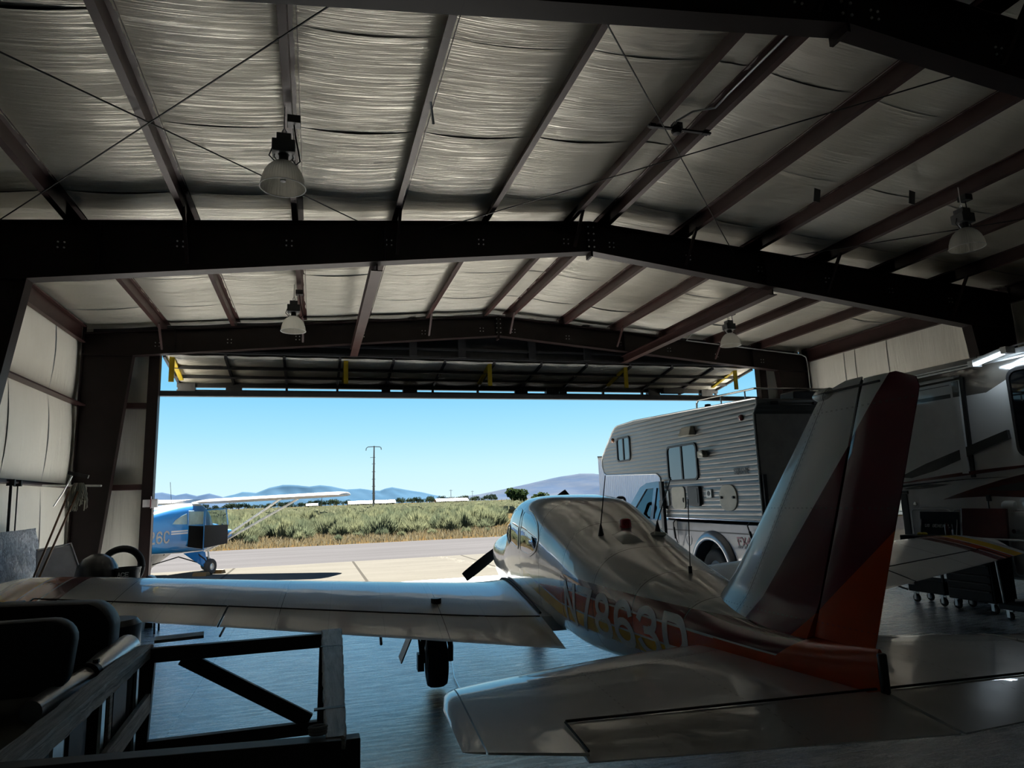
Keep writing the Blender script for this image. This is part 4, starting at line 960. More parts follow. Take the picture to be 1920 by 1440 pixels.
c1=chest('tool_cart','black rolling tool cart with raised lid lettered US GENERAL','chestblack' and M['chestblack'],8.62,7.86,9.0,8.48,.16,.34,None,[],(8.8,8.17))
mb=MB(); 
for yy in(7.89,8.45):
    for xx in(8.65,8.97): mb.b2((xx-.015-8.8,yy-.015-8.17,.3),(xx+.015-8.8,yy+.015-8.17,.86))
mb.build('upright',M['chestblack'],c1,smooth=0)
mb=MB(); mb.b2((8.6-8.8,7.84-8.17,.84),(9.02-8.8,8.5-8.17,.98)); mb.build('top_tray',M['chestblack'],c1,smooth=0,bevel=.01)
mb=MB(); mb.bar((.22,0,.97),(.26,0,1.31),.66,.03,up=(1,0,0)); ld=mb.build('lid',M['chestblack'],c1,smooth=0,bevel=.006)
mb=MB()
for i,ch in enumerate('US GENERAL'):
    if ch!=' ': strokes(mb,ch,(i*.044,1.085),.05,.038,.009,lambda u,v,hh:(.203-hh+(v-.97)*.115,.235-u-.15*(v-1.085),v),.003)
part(mb.build('maker_lettering',M['whitepl'],ld,smooth=0),'white lettering US GENERAL')
mb=MB(); mb.tube([(.18,-.31,.97),(.235,-.31,1.2)],.007,6); mb.build('gas_strut',M['galv'],c1); mb=MB(); mb.tube([(.18,.31,.97),(.235,.31,1.2)],.007,6); mb.build('gas_strut',M['galv'],c1)
mb=MB(); mb.b2((8.598-8.8,8.36-8.17,.26),(8.62-8.8,8.46-8.17,.33)); part(mb.build('label_plate',M['whitepl'],c1,smooth=0),'small white label')
c2=chest('tool_cabinet','black rolling tool cabinet with red lid raised, beside the lettered cart','x' and M['chestblack'],8.62,7.1,9.0,7.8,.14,.95,None,[.14,.1,.1,.14,.14,.16],(8.8,7.45))
mb=MB(); mb.bar((.22,0,.96),(.27,0,1.36),.68,.04,up=(1,0,0)); part(mb.build('lid',M['chestred'],c2,smooth=0,bevel=.008),'red lid')
mb=MB(); mb.tube([(-.19,-.2,.975),(-.19,-.02,.975)],.008,6); mb.build('top_rail',M['chrome'],c2)
def tool(name,lab,cat,f,mt,grp=None):
    mb=MB(); f(mb); return tag(mb.build(name,mt,smooth=40),lab,cat,grp)
tool('wrench','long chrome wrench lying on the cabinet below the red lid','wrench',lambda mb:(mb.tube([(8.75,7.72,.962),(8.75,7.4,.962)],.009,6),mb.lathe([(.012,-.008),(.022,-.008),(.022,.008),(.012,.008)],(8.75,7.74,.962),'z',12)),M['chrome'])
tool('screwdriver','screwdriver standing on the lettered tool cart','screwdriver',lambda mb:(mb.tube([(8.94,7.875,.98),(8.94,7.875,1.06)],.014,8),mb.tube([(8.94,7.875,1.06),(8.94,7.875,1.14)],.005,6)),M['chrome'])
tool('spray_can','small spray can standing on the lettered tool cart','spray can',lambda mb:mb.lathe([(0,.98),(.028,.98),(.028,1.1),(.018,1.12),(.018,1.15),(0,1.15)],(8.9,7.93,0),'z',14),M['chestred'])
tool('glove','yellow work glove lying on the lettered tool cart','glove',lambda mb:[mb.lathe([(0,.98),(.04,.985),(.045,1.0),(.03,1.02),(0,1.025)],(8.7+.03*k,8.22-.05*k,0),'z',10) for k in range(2)],M['yellow'])
# low dolly with loose parts
dl=thing('dolly','low black dolly with loose metal parts beyond the wing tip','dolly',(8.75,6.35,0))
mb=MB(); mb.b2((-.35,-.55,.13),(.35,.55,.2)); mb.build('deck',M['chestblack'],dl,smooth=0,bevel=.008)
for x in(-.28,.28):
    for y in(-.46,.46): castor(dl,x,y,.13,.05)
mb=MB(); mb.tube([(-.3,.5,.2),(-.36,.5,1.0)],.012,8); mb.tube([(-.3,-.5,.2),(-.36,-.5,1.0)],.012,8); mb.tube([(-.36,.5,1.0),(-.36,-.5,1.0)],.012,8); mb.build('push_handle',M['galv'],dl)
for k,(x,y,l) in enumerate(((-.2,.25,.35),(-.12,.05,.3),(-.2,-.2,.4))):
    tool('metal_tube',('long steel tube at the near end of the low dolly','short steel tube in the middle of the low dolly','mid length steel tube at the far end of the low dolly')[2-k],'tube',lambda mb:mb.tube([(8.75+x,6.35+y-l/2,.23),(8.75+x+.06,6.35+y,.25),(8.75+x,6.35+y+l/2,.23)],.025,8),M['galv'],'loose tubes on the dolly')
tk=chest('tool_cabinet','tall black tool cabinet beyond the low dolly, beside the motorhome','x' and M['chestblack'],8.75,5.0,9.2,5.75,.14,1.0,None,[.16,.16,.16,.16,.16],(8.97,5.38))
# ------------------------------------------------------------------ lamps, bracing rods and conduits under the roof
m,nt,b=newmat('clear_ribbed_acrylic'); out=nt.n['Material Output']; tr=nt.node('ShaderNodeBsdfTransparent'); tr.inputs[0].default_value=(.8,.8,.77,1)
b.inputs['Base Color'].default_value=(.8,.78,.72,1); b.inputs['Roughness'].default_value=.22; b.inputs['Coat Weight'].default_value=.6
x,y,z=nt.sep(nt.coords()); ang=nt.math('ARCTAN2',y,x); nt.link(nt.bump(nt.math('SINE',nt.math('MULTIPLY',ang,48)),.004),b.inputs['Normal'])
mx=nt.node('ShaderNodeMixShader'); mx.inputs[0].default_value=.7; tl=nt.node('ShaderNodeBsdfTranslucent'); tl.inputs[0].default_value=(.85,.83,.76,1); m2=nt.node('ShaderNodeMixShader'); m2.inputs[0].default_value=.5; nt.link(b.outputs[0],m2.inputs[1]); nt.link(tl.outputs[0],m2.inputs[2]); nt.link(tr.outputs[0],mx.inputs[1]); nt.link(m2.outputs[0],mx.inputs[2]); nt.link(mx.outputs[0],out.inputs[0]); M['acrylic']=m
M['ballast']=mat('ballast_grey',(.10,.10,.10),.5)
lp=thing('high_bay_lamp','clear domed high bay lamp','lamp')
mb=MB(); mb.lathe([(.235,0),(.232,.03),(.222,.09),(.2,.16),(.165,.22),(.115,.27),(.07,.295),(.07,.289),(.112,.264),(.16,.215),(.195,.155),(.217,.088),(.227,.03),(.235,0)],n=36); rf=mb.build('reflector',M['acrylic'],lp,smooth=60)
mb=MB(); mb.tube([(.236*cos(2*pi*k/36),.236*sin(2*pi*k/36),0) for k in range(37)],.006,6); mb.build('rim',M['whitepl'],rf)
mb=MB(); mb.lathe([(0,.06),(.03,.07),(.035,.2),(.02,.29)],n=12); mb.build('bulb',M['whitepl'],lp)
mb=MB(); mb.lathe([(.045,.29),(.05,.31),(.05,.37),(.06,.38)],n=14); mb.b2((-.03,-.05,.30),(.03,.05,.40)); mb.build('socket',M['black'],lp,smooth=0)
mb=MB(); mb.b2((-.12,-.1,.38),(.12,.1,.52)); mb.b2((-.075,-.08,.52),(.075,.08,.6)); hb=mb.build('ballast_housing',M['ballast'],lp,smooth=0,bevel=.008)
mb=MB(); mb.tube([(-.09,0,.39),(-.1,0,.35),(-.06,0,.30)],.008,6); mb.build('bracket',M['galv'],hb); mb=MB(); mb.tube([(.09,0,.39),(.1,0,.35),(.06,0,.30)],.008,6); mb.build('bracket',M['galv'],hb)
mb=MB(); mb.tube([(0,0,.6),(.025,0,.65),(0,0,.69),(-.02,0,.65),(0,0,.6)],.008,6); mb.tube([(0,0,.68),(0,0,.95)],.007,6); mb.build('hook',M['galv'],lp)
mb=MB(); mb.b2((.03,-.07,.74),(.17,.07,.83)); mb.build('junction_box',M['black'],lp,smooth=0,bevel=.006)
mb=MB(); mb.tube([(.1,0,.75),(.12,.01,.6),(.15,.02,.45),(.17,.02,.33),(.13,.01,.28),(.09,0,.33)],.008,6); mb.build('power_cord',M['wire'],lp); mb=MB(); mb.tube([(-.12,0,.45),(-.15,0,.36),(-.09,0,.30)],.007,6); mb.build('power_cord',M['wire'],lp)
LB=[(-.36,7.2,'above the left wing in the near bay'),(-.42,13.5,'on the left in the far bay'),(9.2,7.2,'above the motorhome in the near bay'),(9.42,13.5,'above the camper in the far bay')]
for k,(x,y,wh) in enumerate(LB):
    o=lp if k==0 else dup(lp,(0,0,0)); o['label']='clear domed high bay lamp '+wh; o['group']='high bay lamps'; o.location=(x,y,zt(x)-.94); hang(o)
def rod(x0,y0,x1,y1,lab,dz=.1):
    mb=MB(); mb.tube([(x0,y0,zt(x0)-dz),(x1,y1,zt(x1)-dz)],.0085,6); o=mb.build('bracing_rod',M['wire']); hang(o); tag(o,lab,'rod','roof bracing rods')
ya,yb=FY[1]+.1,FY[2]+.1
rod(-4.4,ya,.88,yb,'thin bracing rod left of the ridge, falling toward the near left corner')
rod(.88,ya,-4.4,yb,'thin bracing rod left of the ridge, rising to the near frame',.13)
rod(1.9,ya,7.5,yb,'thin bracing rod across the ridge, running to the middle frame on the right')
rod(7.2,ya,1.8,yb,'thin bracing rod across the ridge, running to the near frame on the right',.13)
rod(8.3,yb,13.4,ya,'thin bracing rod over the motorhome, meeting the middle frame')
def conduit(pts,lab,r=.014,mt='conduit'):
    mb=MB(); mb.tube(pts,r,8); o=mb.build('conduit',M[mt],smooth=50); hang(o); tag(o,lab,'conduit')
xr=XC+.31; conduit([(xr-.04,FY[1]+.2,zt(xr)+.12),(xr-.04,6.55,zt(xr)+.12),(xr-.05,6.8,zt(xr)+.1),(xr-.25,7.0,zt(xr)+.14),(xr-.42,7.12,zt(xr)+.06),(xr-.44,7.2,zt(xr)+.0)],'bent conduit along the ridge purlin to the sensor bracket')
xl=PX[3]; conduit([(xl-.03,FY[1]+.2,zt(xl)+.03),(xl-.03,6.9,zt(xl)+.03),(xl+.05,7.15,zt(xl)-.14)],'pale conduit along the third purlin to the left lamp')
conduit([(9.5,13.5,zt(9.4)-.1),(9.6,15.4,zt(9.6)-.15),(9.9,16.2,6.0-.1),(13.75,16.3,5.62),(13.9,16.3,5.55),(13.93,16.3,5.4),(13.93,16.3,2.5)],'conduit along the door end frame turning down the right wall')
# sensor bracket between the ridge purlins
sb=thing('sensor_bracket','small black sensor on a bar clamped between the ridge purlins','sensor',(XC-.03,7.2,zt(XC)-.02))
mb=MB(); mb.b2((-.46,-.02,-.03),(.46,.02,-.005)); mb.build('bar',M['black'],sb,smooth=0)
for x in(-.4,.38): mb=MB(); mb.b2((x-.04,-.03,-.04),(x+.04,.03,.01)); mb.build('clamp',M['black'],sb,smooth=0)
mb=MB(); mb.lathe([(0,-.09),(.05,-.085),(.07,-.05),(.07,.0),(.05,.03),(0,.03)],(-.05,0,-.0),'z',16); mb.b2((-.1,-.05,-.02),(.02,.05,.06)); mb.build('sensor_head',M['black'],sb,smooth=40)
hang(sb)
for x,y,lab in((7.4,8.05,'grey tag hanging from a purlin right of the ridge'),(8.75,7.6,'paper tag hanging beside the lamp above the motorhome')):
    mb=MB(); mb.box((x,y,zt(x)-.05),(.11,.01,.22),(.0,.2,0)); o=mb.build('hanging_tag',M['ballast'],smooth=0); hang(o); tag(o,lab,'tag')

# ------------------------------------------------------------------ clutter along the left wall near the door
GW=HS*XL+.17  # face of the left wall girts
m,nt,b=newmat('silver_bubble_foil'); c=nt.coords(); v=nt.node('ShaderNodeTexVoronoi',feature='DISTANCE_TO_EDGE'); v.inputs['Scale'].default_value=9; nt.link(c,v.inputs['Vector']); h=nt.math('ADD',nt.noise(c,11,6,.7,1.2),nt.math('MULTIPLY',v.outputs['Distance'],.8)); nt.link(nt.bump(h,.08),b.inputs['Normal']); cre=nt.noise(nt.mapping(c,(1,1,.6)),7,7,.75,2.0); nt.link(nt.ramp(nt.math('MULTIPLY',nt.math('ABSOLUTE',nt.math('SUBTRACT',cre,.5)),5.),[(0,(.22,.25,.31)),(.25,(.62,.67,.75)),(1,(.85,.89,.95))]),b.inputs['Base Color'])  # crinkle shading painted into the base colour, dark along the creases
b.inputs['Base Color'].default_value=(.72,.77,.84,1); b.inputs['Metallic'].default_value=.35; b.inputs['Roughness'].default_value=.32; M['foil']=m
mb=MB()
def dr(u,v):
    x=lerp(-4.1,-4.0,u)+(.24+.2*u)*(1-v)**1.5-.05*sin(u*3)*(1-v); y=lerp(10.85,12.0,u)-.12*(1-v); z=lerp(.06,1.54,v)-.03*(1-u)
    return (x+.012*sin(v*21+u*9),y+.03*sin(u*13+v*5)*(1-v)+.015*sin(v*17),z)
mb.grid(dr,24,30); o=mb.build('insulation_blanket',M['foil'],smooth=60,solid=.01); tag(o,'crinkled silver insulation blanket draped beside the left wall','blanket')
M['greyboard']=mat('pale_grey_board',(.55,.54,.55),.5)
bd=thing('display_board','pale grey framed board leaning next to the silver blanket','board',(-3.78,11.75,0),R(40))
mb=MB(); mb.prism([(-.12,.0),(.68,0),(.32,1.27),(-.12,1.2)],lambda u,v,t:(u,t-.25+v*.2,v),-.02,.02); mb.build('panel',M['greyboard'],bd,smooth=0)
mb=MB(); mb.tube([(-.12,-.02,1.22),(.33,-.0,1.29),(.70,-.25,.03)],.022,8); mb.build('frame_pipe',M['galv'],bd)
dm=thing('rounded_fairing','glossy black rounded fairing standing by the left door post','fairing',(-3.02,11.5,0))
M['glossblack']=mat('gloss_black',(.012,.012,.014),.35,coat=.25)
mb=MB(); mb.lathe([(.30,0),(.30,.55),(.295,.78),(.26,.96),(.19,1.07),(.09,1.13),(0,1.145)],n=28); mb.build('shell',M['glossblack'],dm,smooth=60); mb=MB(); mb.lathe([(.305,.5),(.31,.52),(.305,.54)],n=28); mb.build('seam_band',M['dkgrey'],dm)
bx=thing('storage_tub','black plastic storage tub under the black bucket','tub',(-2.62,11.5,0))
mb=MB(); mb.loft([[(a,b_,z) for a,b_ in rrect(-.28*k,-.22*k,.28*k,.22*k,.05)] for z,k in((0,.85),(.48,.98),(.5,1.04),(.53,1.04))]); mb.build('bin',M['black'],bx,smooth=30); mb=MB(); mb.b2((-.3,-.24,.53),(.3,.24,.555)); mb.build('lid',M['dkgrey'],bx,smooth=0,bevel=.01)
bk=thing('bucket','black bucket with white ACE lettering','bucket',(-2.62,11.5,.556))
mb=MB(); mb.lathe([(0,0),(.15,0),(.17,.34),(.18,.345),(.18,.37),(.165,.37),(.145,.01),(0,.01)],n=28); mb.build('pail',M['black'],bk,smooth=40)
mb=MB()
for i,ch in enumerate('ACE'):
    strokes(mb,ch,(-.075+i*.055,.25),.07,.055,.012,lambda u,v,hh:((.166+hh)*sin(u/.166+.05-.2),-(.168+hh)*cos(u/.166+.05-.2),v+.15*u*0),.003)
part(mb.build('lettering',M['whitepl'],bk,smooth=0),'white ACE lettering')
mb=MB(); mb.tube([(.175*cos(a),.03*0+.175*sin(a)*.0-.02,.33-.16*sin(a)) for a in [pi*k/12 for k in range(13)]],.005,6); mb.build('handle',M['galv'],bk)
hp=MB(); R1=.275; hp.tube([(R1*cos(2*pi*k/40),0,R1*sin(2*pi*k/40)) for k in range(41)],.052,12,False); o=hp.build('tyre_hoop',M['rubber'],smooth=60); o.location=(-2.78,11.82,.58+.325); o.rotation_euler=(R(-6),0,0); tag(o,'black rubber hoop standing behind the bucket','hoop')
st=MB(); st.b2((-3.0,11.75,0),(-2.3,11.95,.575)); tag(st.build('crate',M['dkgrey'],smooth=0,bevel=.01),'dark crate behind the black storage tub','crate')
mb=MB(); mb.lathe([(0,-.12),(.07,-.12),(.085,-.09),(.085,.08),(.06,.11),(0,.12)],(-2.28,11.3,.72),'y',20); o=mb.build('canister',M['glossblack'],smooth=50); tag(o,'small glossy black canister on the stool beside the bucket','canister')
stl=thing('step_stool','low dark stool by the left door post','stool',(-2.28,11.3,0)); mb=MB(); mb.b2((-.14,-.16,.6),(.14,.16,.635)); mb.build('seat',M['dkgrey'],stl,smooth=0,bevel=.01)
for a in(-.11,.11):
    for b_ in(-.13,.13): mb=MB(); mb.tube([(a*1.15,b_*1.15,0),(a,b_,.6)],.014,8); mb.build('leg',M['dkgrey'],stl)
# mop and poles on the girt
M['mopwood']=mat('pole_wood',(.22,.11,.055),.5,stretch=(8,8,1)); M['mopstring']=mat('mop_string',(.34,.33,.27),.9)
mp=thing('string_mop','grey string mop hung across the lower girt by the column','mop',(-3.28,11.3,2.12))
mb=MB(); mb.tube([(-.75,.9,.06),(-.3,.3,.03),(.32,-.1,0)],.014,8); mb.build('handle',M['whitepl'],mp)
mb=MB()
for k in range(46):
    a=rnd.uniform(-.13,.13); d=rnd.uniform(-.07,.07); L_=rnd.uniform(.16,.36); s=rnd.uniform(-.06,.06)
    mb.tube([(a*.4,d*.3,.05),(a*.8+s*.3,d,-.02),(a+s,d*1.3,-.3*L_/.3*.6),(a+s*1.2+rnd.uniform(-.03,.03),d*1.4,-L_)],.008,5)
o=mb.build('mop_head',M['mopstring'],mp); o['kind']='stuff'
sq=thing('squeegee','dark floor squeegee hung above the string mop','squeegee',(-3.32,11.4,2.3)); mb=MB(); mb.bar((-.14,.03,.03),(.14,-.03,-.04),.03,.05); mb.build('blade',M['black'],sq,smooth=0); mb=MB(); mb.tube([(-.08,.0,-.02),(-.2,.06,-.25),(-.35,.2,-.45)],.01,6); mb.build('handle',M['galv'],sq)
for k,(a,q,lab) in enumerate((((-3.38,11.3,2.1),(-3.95,11.1,.02),'brown broom pole leaning under the mop, nearest the wall'),((-3.27,11.25,2.05),(-3.88,11.0,.02),'brown broom pole leaning under the mop, nearest the column'))):
    mb=MB(); mb.tube([a,q],.014,8); tag(mb.build('broom_pole',M['mopwood']),lab,'pole','brown poles')
for k,(x,y,zb,lab) in enumerate(((-4.12,11.28,1.5,'thick black strap hanging from the lower girt'),(-4.15,11.6,1.45,'thin black strap hanging from the lower girt'))):
    mb=MB(); mb.bar((x,y,2.22),(x+.02,y-.02,zb),.035 if k==0 else .015,.012,up=(0,1,0)); mb.box((x,y,2.2),(.1,.04,.09)); tag(mb.build('strap',M['wire'],smooth=0),lab,'strap')
# notices on the door post
px_=DX0*HS
sg=thing('door_control','grey control box on the left door post with a paper notice','control box',(px_,YD*HS-.2,1.88))
mb=MB(); mb.b2((-.155,-.012,-.07),(-.02,0,.07)); mb.build('notice',M['greyboard'],sg,smooth=0); mb=MB(); mb.b2((-.01,-.04,-.08),(.10,.06,.08)); mb.build('box',M['greyboard'],sg,smooth=0,bevel=.006); mb=MB(); mb.b2((-.018,-.05,-.09),(-.006,-.0,.13)); mb.build('rod',M['redlens'],sg,smooth=0)

# ------------------------------------------------------------------ weathered rack in front
def wood(name,col,ax):
    m,nt,b=newmat(name); c=nt.coords(); sc=[26,26,26]; sc[ax]=1.3
    g=nt.noise(nt.mapping(c,tuple(sc)),1.6,6,.65,1.1); big=nt.noise(c,5,4)
    col_=nt.ramp(nt.math('ADD',nt.math('MULTIPLY',g,.75),nt.math('MULTIPLY',big,.25)),[(.3,tuple(q*.35 for q in col)),(.5,col),(.72,tuple(min(1,q*1.7) for q in col))])
    nt.link(col_,b.inputs['Base Color']); b.inputs['Roughness'].default_value=.62; nt.link(nt.bump(g,.012),b.inputs['Normal']); return m
M['oldwood']=wood('weathered_plank',(.50,.48,.45),1); M['oldwood_x']=wood('weathered_plank_cross',(.50,.48,.45),0)
M['rackdark']=mat('dark_rack_timber',(.016,.014,.013),.55,var=.3)
rk=thing('timber_rack','dark timber rack on casters with weathered plank rails','rack',(0,0,0))
ZR=.85; XA,XB=-1.07,.135; Y0,Y1=2.9,5.2
# rails
mb=MB(); mb.grid(lambda u,v:(XA+(u-.5)*.13+.006*sin(v*23)*(1 if u>.5 else 0),lerp(2.3,Y1+.02,v),ZR-.012*abs(sin(v*40))**8*(u>.6)),6,60); g0=mb
mb=MB(); 
def plank(x0,x1,y0,y1,zt_,th,wob=.0035,sk=0,sl=None):
    n=40; rings=[]
    for k in range(n+1):
        y=lerp(y0,y1,k/n); sh_=sk*(y1-y); w0=(sh_ if sl is None else sl*(y1-y))+wob*(sin(y*19)+.6*sin(y*43+1)); w1=sh_+wob*(sin(y*23+2)+.5*sin(y*57))
        rings.append([(x0+w0,y,zt_-th),(x1+w1,y,zt_-th),(x1+w1,y,zt_-.008),(x1+w1-.008,y,zt_),(x0+w0+.008,y,zt_),(x0+w0,y,zt_-.008)])
    m_=MB(); m_.loft(rings); return m_
plank(XA-.06,XA+.06,2.2,Y1+.03,ZR,.075).build('rail',M['oldwood'],rk,smooth=30)
plank(XB-.065,XB+.075,2.86,Y1+.03,ZR,.05,.003,-.032,-.006).build('rail',M['oldwood'],rk,smooth=30)
for y in(4.62,3.25): mb=MB(); sk=-.03*(5.23-y); mb.b2((XB-.06+sk,y-.012,ZR-.004),(XB+.07+sk,y+.02,ZR+.001)); mb.build('saw_cut',M['rackdark'],rk,smooth=0)
def tb(name,p,q,w,h,mt='rackdark',up=(0,0,1)): mb=MB(); mb.bar(p,q,w,h,up); return mb.build(name,M[mt],rk,smooth=0,bevel=.004)
tb('cross_bar',(XA,Y1-.03,ZR-.06),(XB-.03,Y1-.03,ZR-.06),.06,.09)
tb('post',(XA+.03,Y1-.03,ZR-.05),(XA+.0,Y1-.03,.12),.12,.06,up=(0,1,0)); tb('post',(XB-.055,Y1-.03,ZR-.02),(XB-.07,Y1-.03,.12),.045,.05,up=(0,1,0))
tb('post',(XB,3.0,ZR-.05),(XB,3.0,.12),.12,.07,up=(0,1,0)); tb('post',(XA,3.0,ZR-.05),(XA,3.0,.12),.12,.07,up=(0,1,0)); tb('post',(XB+.0,4.55,ZR-.05),(XB,4.55,.2),.06,.06,up=(0,1,0))
tb('brace',(XA+.25,Y1-.03,ZR-.09),(XB-.14,Y1-.03,.27),.095,.04,up=(0,1,0))
tb('bottom_bar',(XA-.02,Y1-.03,.225),(XB-.03,Y1-.03,.225),.06,.08)
tb('bottom_bar',(XB,2.95,.17),(XB,Y1,.17),.06,.07); tb('bottom_bar',(XA,2.95,.17),(XA,Y1,.17),.06,.07)
tb('front_beam',(-2.6,2.95,ZR+.02),(XB-.02,2.86,ZR-.07),.08,.13)
tb('lower_rail',(XA+.07,3.0,.42),(XA+.06,Y1-.05,.50),.03,.12,'oldwood')
for y,w,mt in((3.55,.13,'aluminium'),(4.22,.06,'aluminium'),(4.36,.05,'oldwood'),(4.95,.05,'aluminium')): mb=MB(); mb.b2((XA+.02,y-w/2,.2),(XA+.035,y+w/2,ZR-.07)); mb.build('slat',M[mt],rk,smooth=0)
for y,w in((3.85,.2),(4.62,.28),(3.25,.2)): mb=MB(); mb.b2((XA+.0,y-w/2,.2),(XA+.018,y+w/2,ZR-.07)); mb.build('slat',M['rackdark'],rk,smooth=0)
for x in(XA+.03,XB+.07):
    for y in(3.05,4.55):
        t=wheel('caster',rk,(x,y,.1),.1,.045); mb=MB(); mb.b2((x-.035,y-.03,.09),(x-.027,y+.03,.205)); mb.b2((x+.027,y-.03,.09),(x+.035,y+.03,.205)); mb.b2((x-.04,y-.04,.2),(x+.04,y+.04,.21)); mb.build('caster_fork',M['dkgrey'],t,smooth=0)
mb=MB(); mb.bar((-1.02,5.32,ZR+.01),(-.72,5.36,ZR+.012),.16,.02); tag(mb.build('short_board',M['oldwood_x'],smooth=0),'short weathered board lying on the far left corner of the timber rack','board')
M['rope']=mat('striped_rope',(.32,.32,.31),.8)
mb=MB()
for k in range(3): mb.tube([(.03+.03*cos(a)*(1+.04*k),2.90+.02*sin(a),ZR+.008+.011*k) for a in [2*pi*j/16 for j in range(17)]],.006,6,False)
tag(mb.build('rope_coil',M['rope']),'small coil of striped rope on the front beam of the rack','rope')
# padded seat with two covered backrests
M['vinylblack']=mat('black_vinyl_cover',(.006,.006,.0075),.55,var=.3,bump=.006,bscale=7)
M['olive']=mat('dark_olive_deck',(.09,.088,.066),.6)
se=thing('bench_seat','black covered bench seat with two padded backs behind the timber rack','bench',(-1.9,4.3,0))
def pad(name,x0,x1,z0,z1,y,th,drop=0,mt='vinylblack',lean=.1):
    P=rrect(x0,z0,x1,z1,.12,6); mb=MB(); rings=[]
    for t,k in((-.5,.965),(-.42,.985),(-.25,1),(.25,1),(.42,.985),(.5,.965)):
        cx=(x0+x1)/2; cz=(z0+z1)/2
        rings.append([(cx+(u-cx)*(1 if abs(k-1)<.01 else 1-(1-k)*.6)+.006*sin(v*19),y+t*th+(v-z0)*lean+.012*sin(u*8),cz+(v-cz)*k-drop*max(0,(u-x1+.45))**1.4) for u,v in P])
    mb.loft(rings); return mb.build(name,M[mt],se,smooth=50)
pad('backrest',-1.0,.66,.78,1.165,.1,.12); pad('backrest',-1.2,.70,.70,1.235,.75,.22,drop=.30)
mb=MB(); mb.b2((-1.0,-1.1,.62),(.68,.9,.70)); mb.build('deck',M['olive'],se,smooth=0,bevel=.02)
mb=MB(); mb.b2((-1.0,-1.0,0),(.55,.85,.62)); mb.build('base',M['black'],se,smooth=0,bevel=.02)
pp=thing('duct_pipe','dull aluminium duct pipe lying along the left rail of the timber rack','duct',(-1.25,4.48,.80))
mb=MB(); mb.tube([(-.09,-.34,-.045),(-.05,-.1,-.025),(.02,.25,.0)],.055,18); mb.build('pipe',M['aluminium'],pp)
mb=MB(); mb.tube([(.02,.2,.0),(.05,.4,.025),(.09,.72,.05)],[.068,.078,.08],20); mb.build('sleeve',M['aluminium'],pp)
mb=MB(); mb.tube([(.012,.17,0),(.021,.21,0)],.073,18); mb.box((.05,.19,.075),(.03,.03,.02)); mb.build('clamp',M['dkgrey'],pp)
dr_=MB(); dr_.lathe([(0,0),(.2,0),(.215,.1),(.2,.3),(.215,.32),(.2,.34),(.2,.62),(.215,.64),(.2,.66),(.2,.95),(.17,.985),(0,.985)],(-1.36,5.55,0),'z',26); tag(dr_.build('drum',M['black'],smooth=40),'small black drum standing under the left wing','drum')
sh=thing('shelf_cart','low dark shelf cart under the left wing tip','cart',(-2.1,5.3,0))
mb=MB(); mb.b2((-.35,-.25,1.02),(.35,.25,1.06)); mb.b2((-.35,-.25,.4),(.35,.25,.44)); mb.build('shelf',M['dkgrey'],sh,smooth=0)
for a in(-.32,.32):
    for b_ in(-.22,.22): mb=MB(); mb.b2((a-.02,b_-.02,0),(a+.02,b_+.02,1.02)); mb.build('leg',M['dkgrey'],sh,smooth=0)
for x,mt,lab,w_ in((-2.2,'chestred','dark red parts box on the shelf cart','.'),(-2.06,'black','black parts box on the shelf cart','.'),(-1.92,'ballast','grey parts box on the shelf cart','.')):
    mb=MB(); mb.b2((x-.06,5.2,1.061),(x+.06,5.5,1.16)); tag(mb.build('parts_box',M[mt],smooth=0,bevel=.006),lab,'box','parts boxes on the shelf cart')
mb=MB(); mb.tube([(1.55,8.3,.008),(1.45,7.5,.008),(1.36,6.95,.01),(1.30,6.2,.008)],.007,6); tag(mb.build('cord',M['redlens']),'thin dark red cord lying on the floor beside the left main wheel','cord')
# ------------------------------------------------------------------ ground outside
YO=(YD+.05)*HS
def ground(name,lo,hi,mt,lab,cat,kind='structure'):
    o=MB().b2(lo,hi).build(name,mt,smooth=0); o['kind']=kind; o['label']=lab; o['category']=cat; return o
def mat_conc(name,base,jx,jy,jo,stain):
    m,nt,b=newmat(name); c=nt.coords(); x,y,z=nt.sep(c)
    n1=nt.noise(nt.mapping(c,(.35,1.2,1)),1,5,.6); n2=nt.noise(c,9,6,.7)
    col=nt.ramp(nt.math('ADD',nt.math('MULTIPLY',n1,.7),nt.math('MULTIPLY',n2,.3)),[(.3,tuple(q*.82 for q in base)),(.6,base)])
    if jx:
        d=nt.math('ABSOLUTE',nt.math('SUBTRACT',nt.math('FRACT',nt.math('DIVIDE',nt.math('SUBTRACT',x,jo),jx)),.5)); col=nt.mix(nt.math('LESS_THAN',d,.035/jx),col,tuple(q*.45 for q in base))
    if stain:
        w=nt.noise(c,.8,3); dd=nt.math('ABSOLUTE',nt.math('ADD',nt.math('SUBTRACT',x,4.3),nt.math('ADD',nt.math('MULTIPLY',nt.math('SUBTRACT',y,19),.15),nt.math('MULTIPLY',nt.math('SUBTRACT',nt.noise(c,1.6,5,.8),.5),1.6))))
        col=nt.mix(nt.math('MULTIPLY',nt.math('LESS_THAN',dd,.02),.7),col,(.2,.18,.15))
    nt.link(col,b.inputs['Base Color']); b.inputs['Roughness'].default_value=.95; b.inputs['Specular IOR Level'].default_value=.0; nt.link(nt.bump(n2,.01),b.inputs['Normal']); return m
M['slab']=mat_conc('taxi_slab_concrete',(.084,.080,.070),3.4,0,1.2+1.7,True); M['drive']=mat_conc('bright_new_concrete',(.8,.8,.8),0,0,0,False)
m,nt,b=newmat('asphalt'); c=nt.coords(); n=nt.noise(c,60,4,.7); n2=nt.noise(nt.mapping(c,(.12,1.2,1)),1,3)
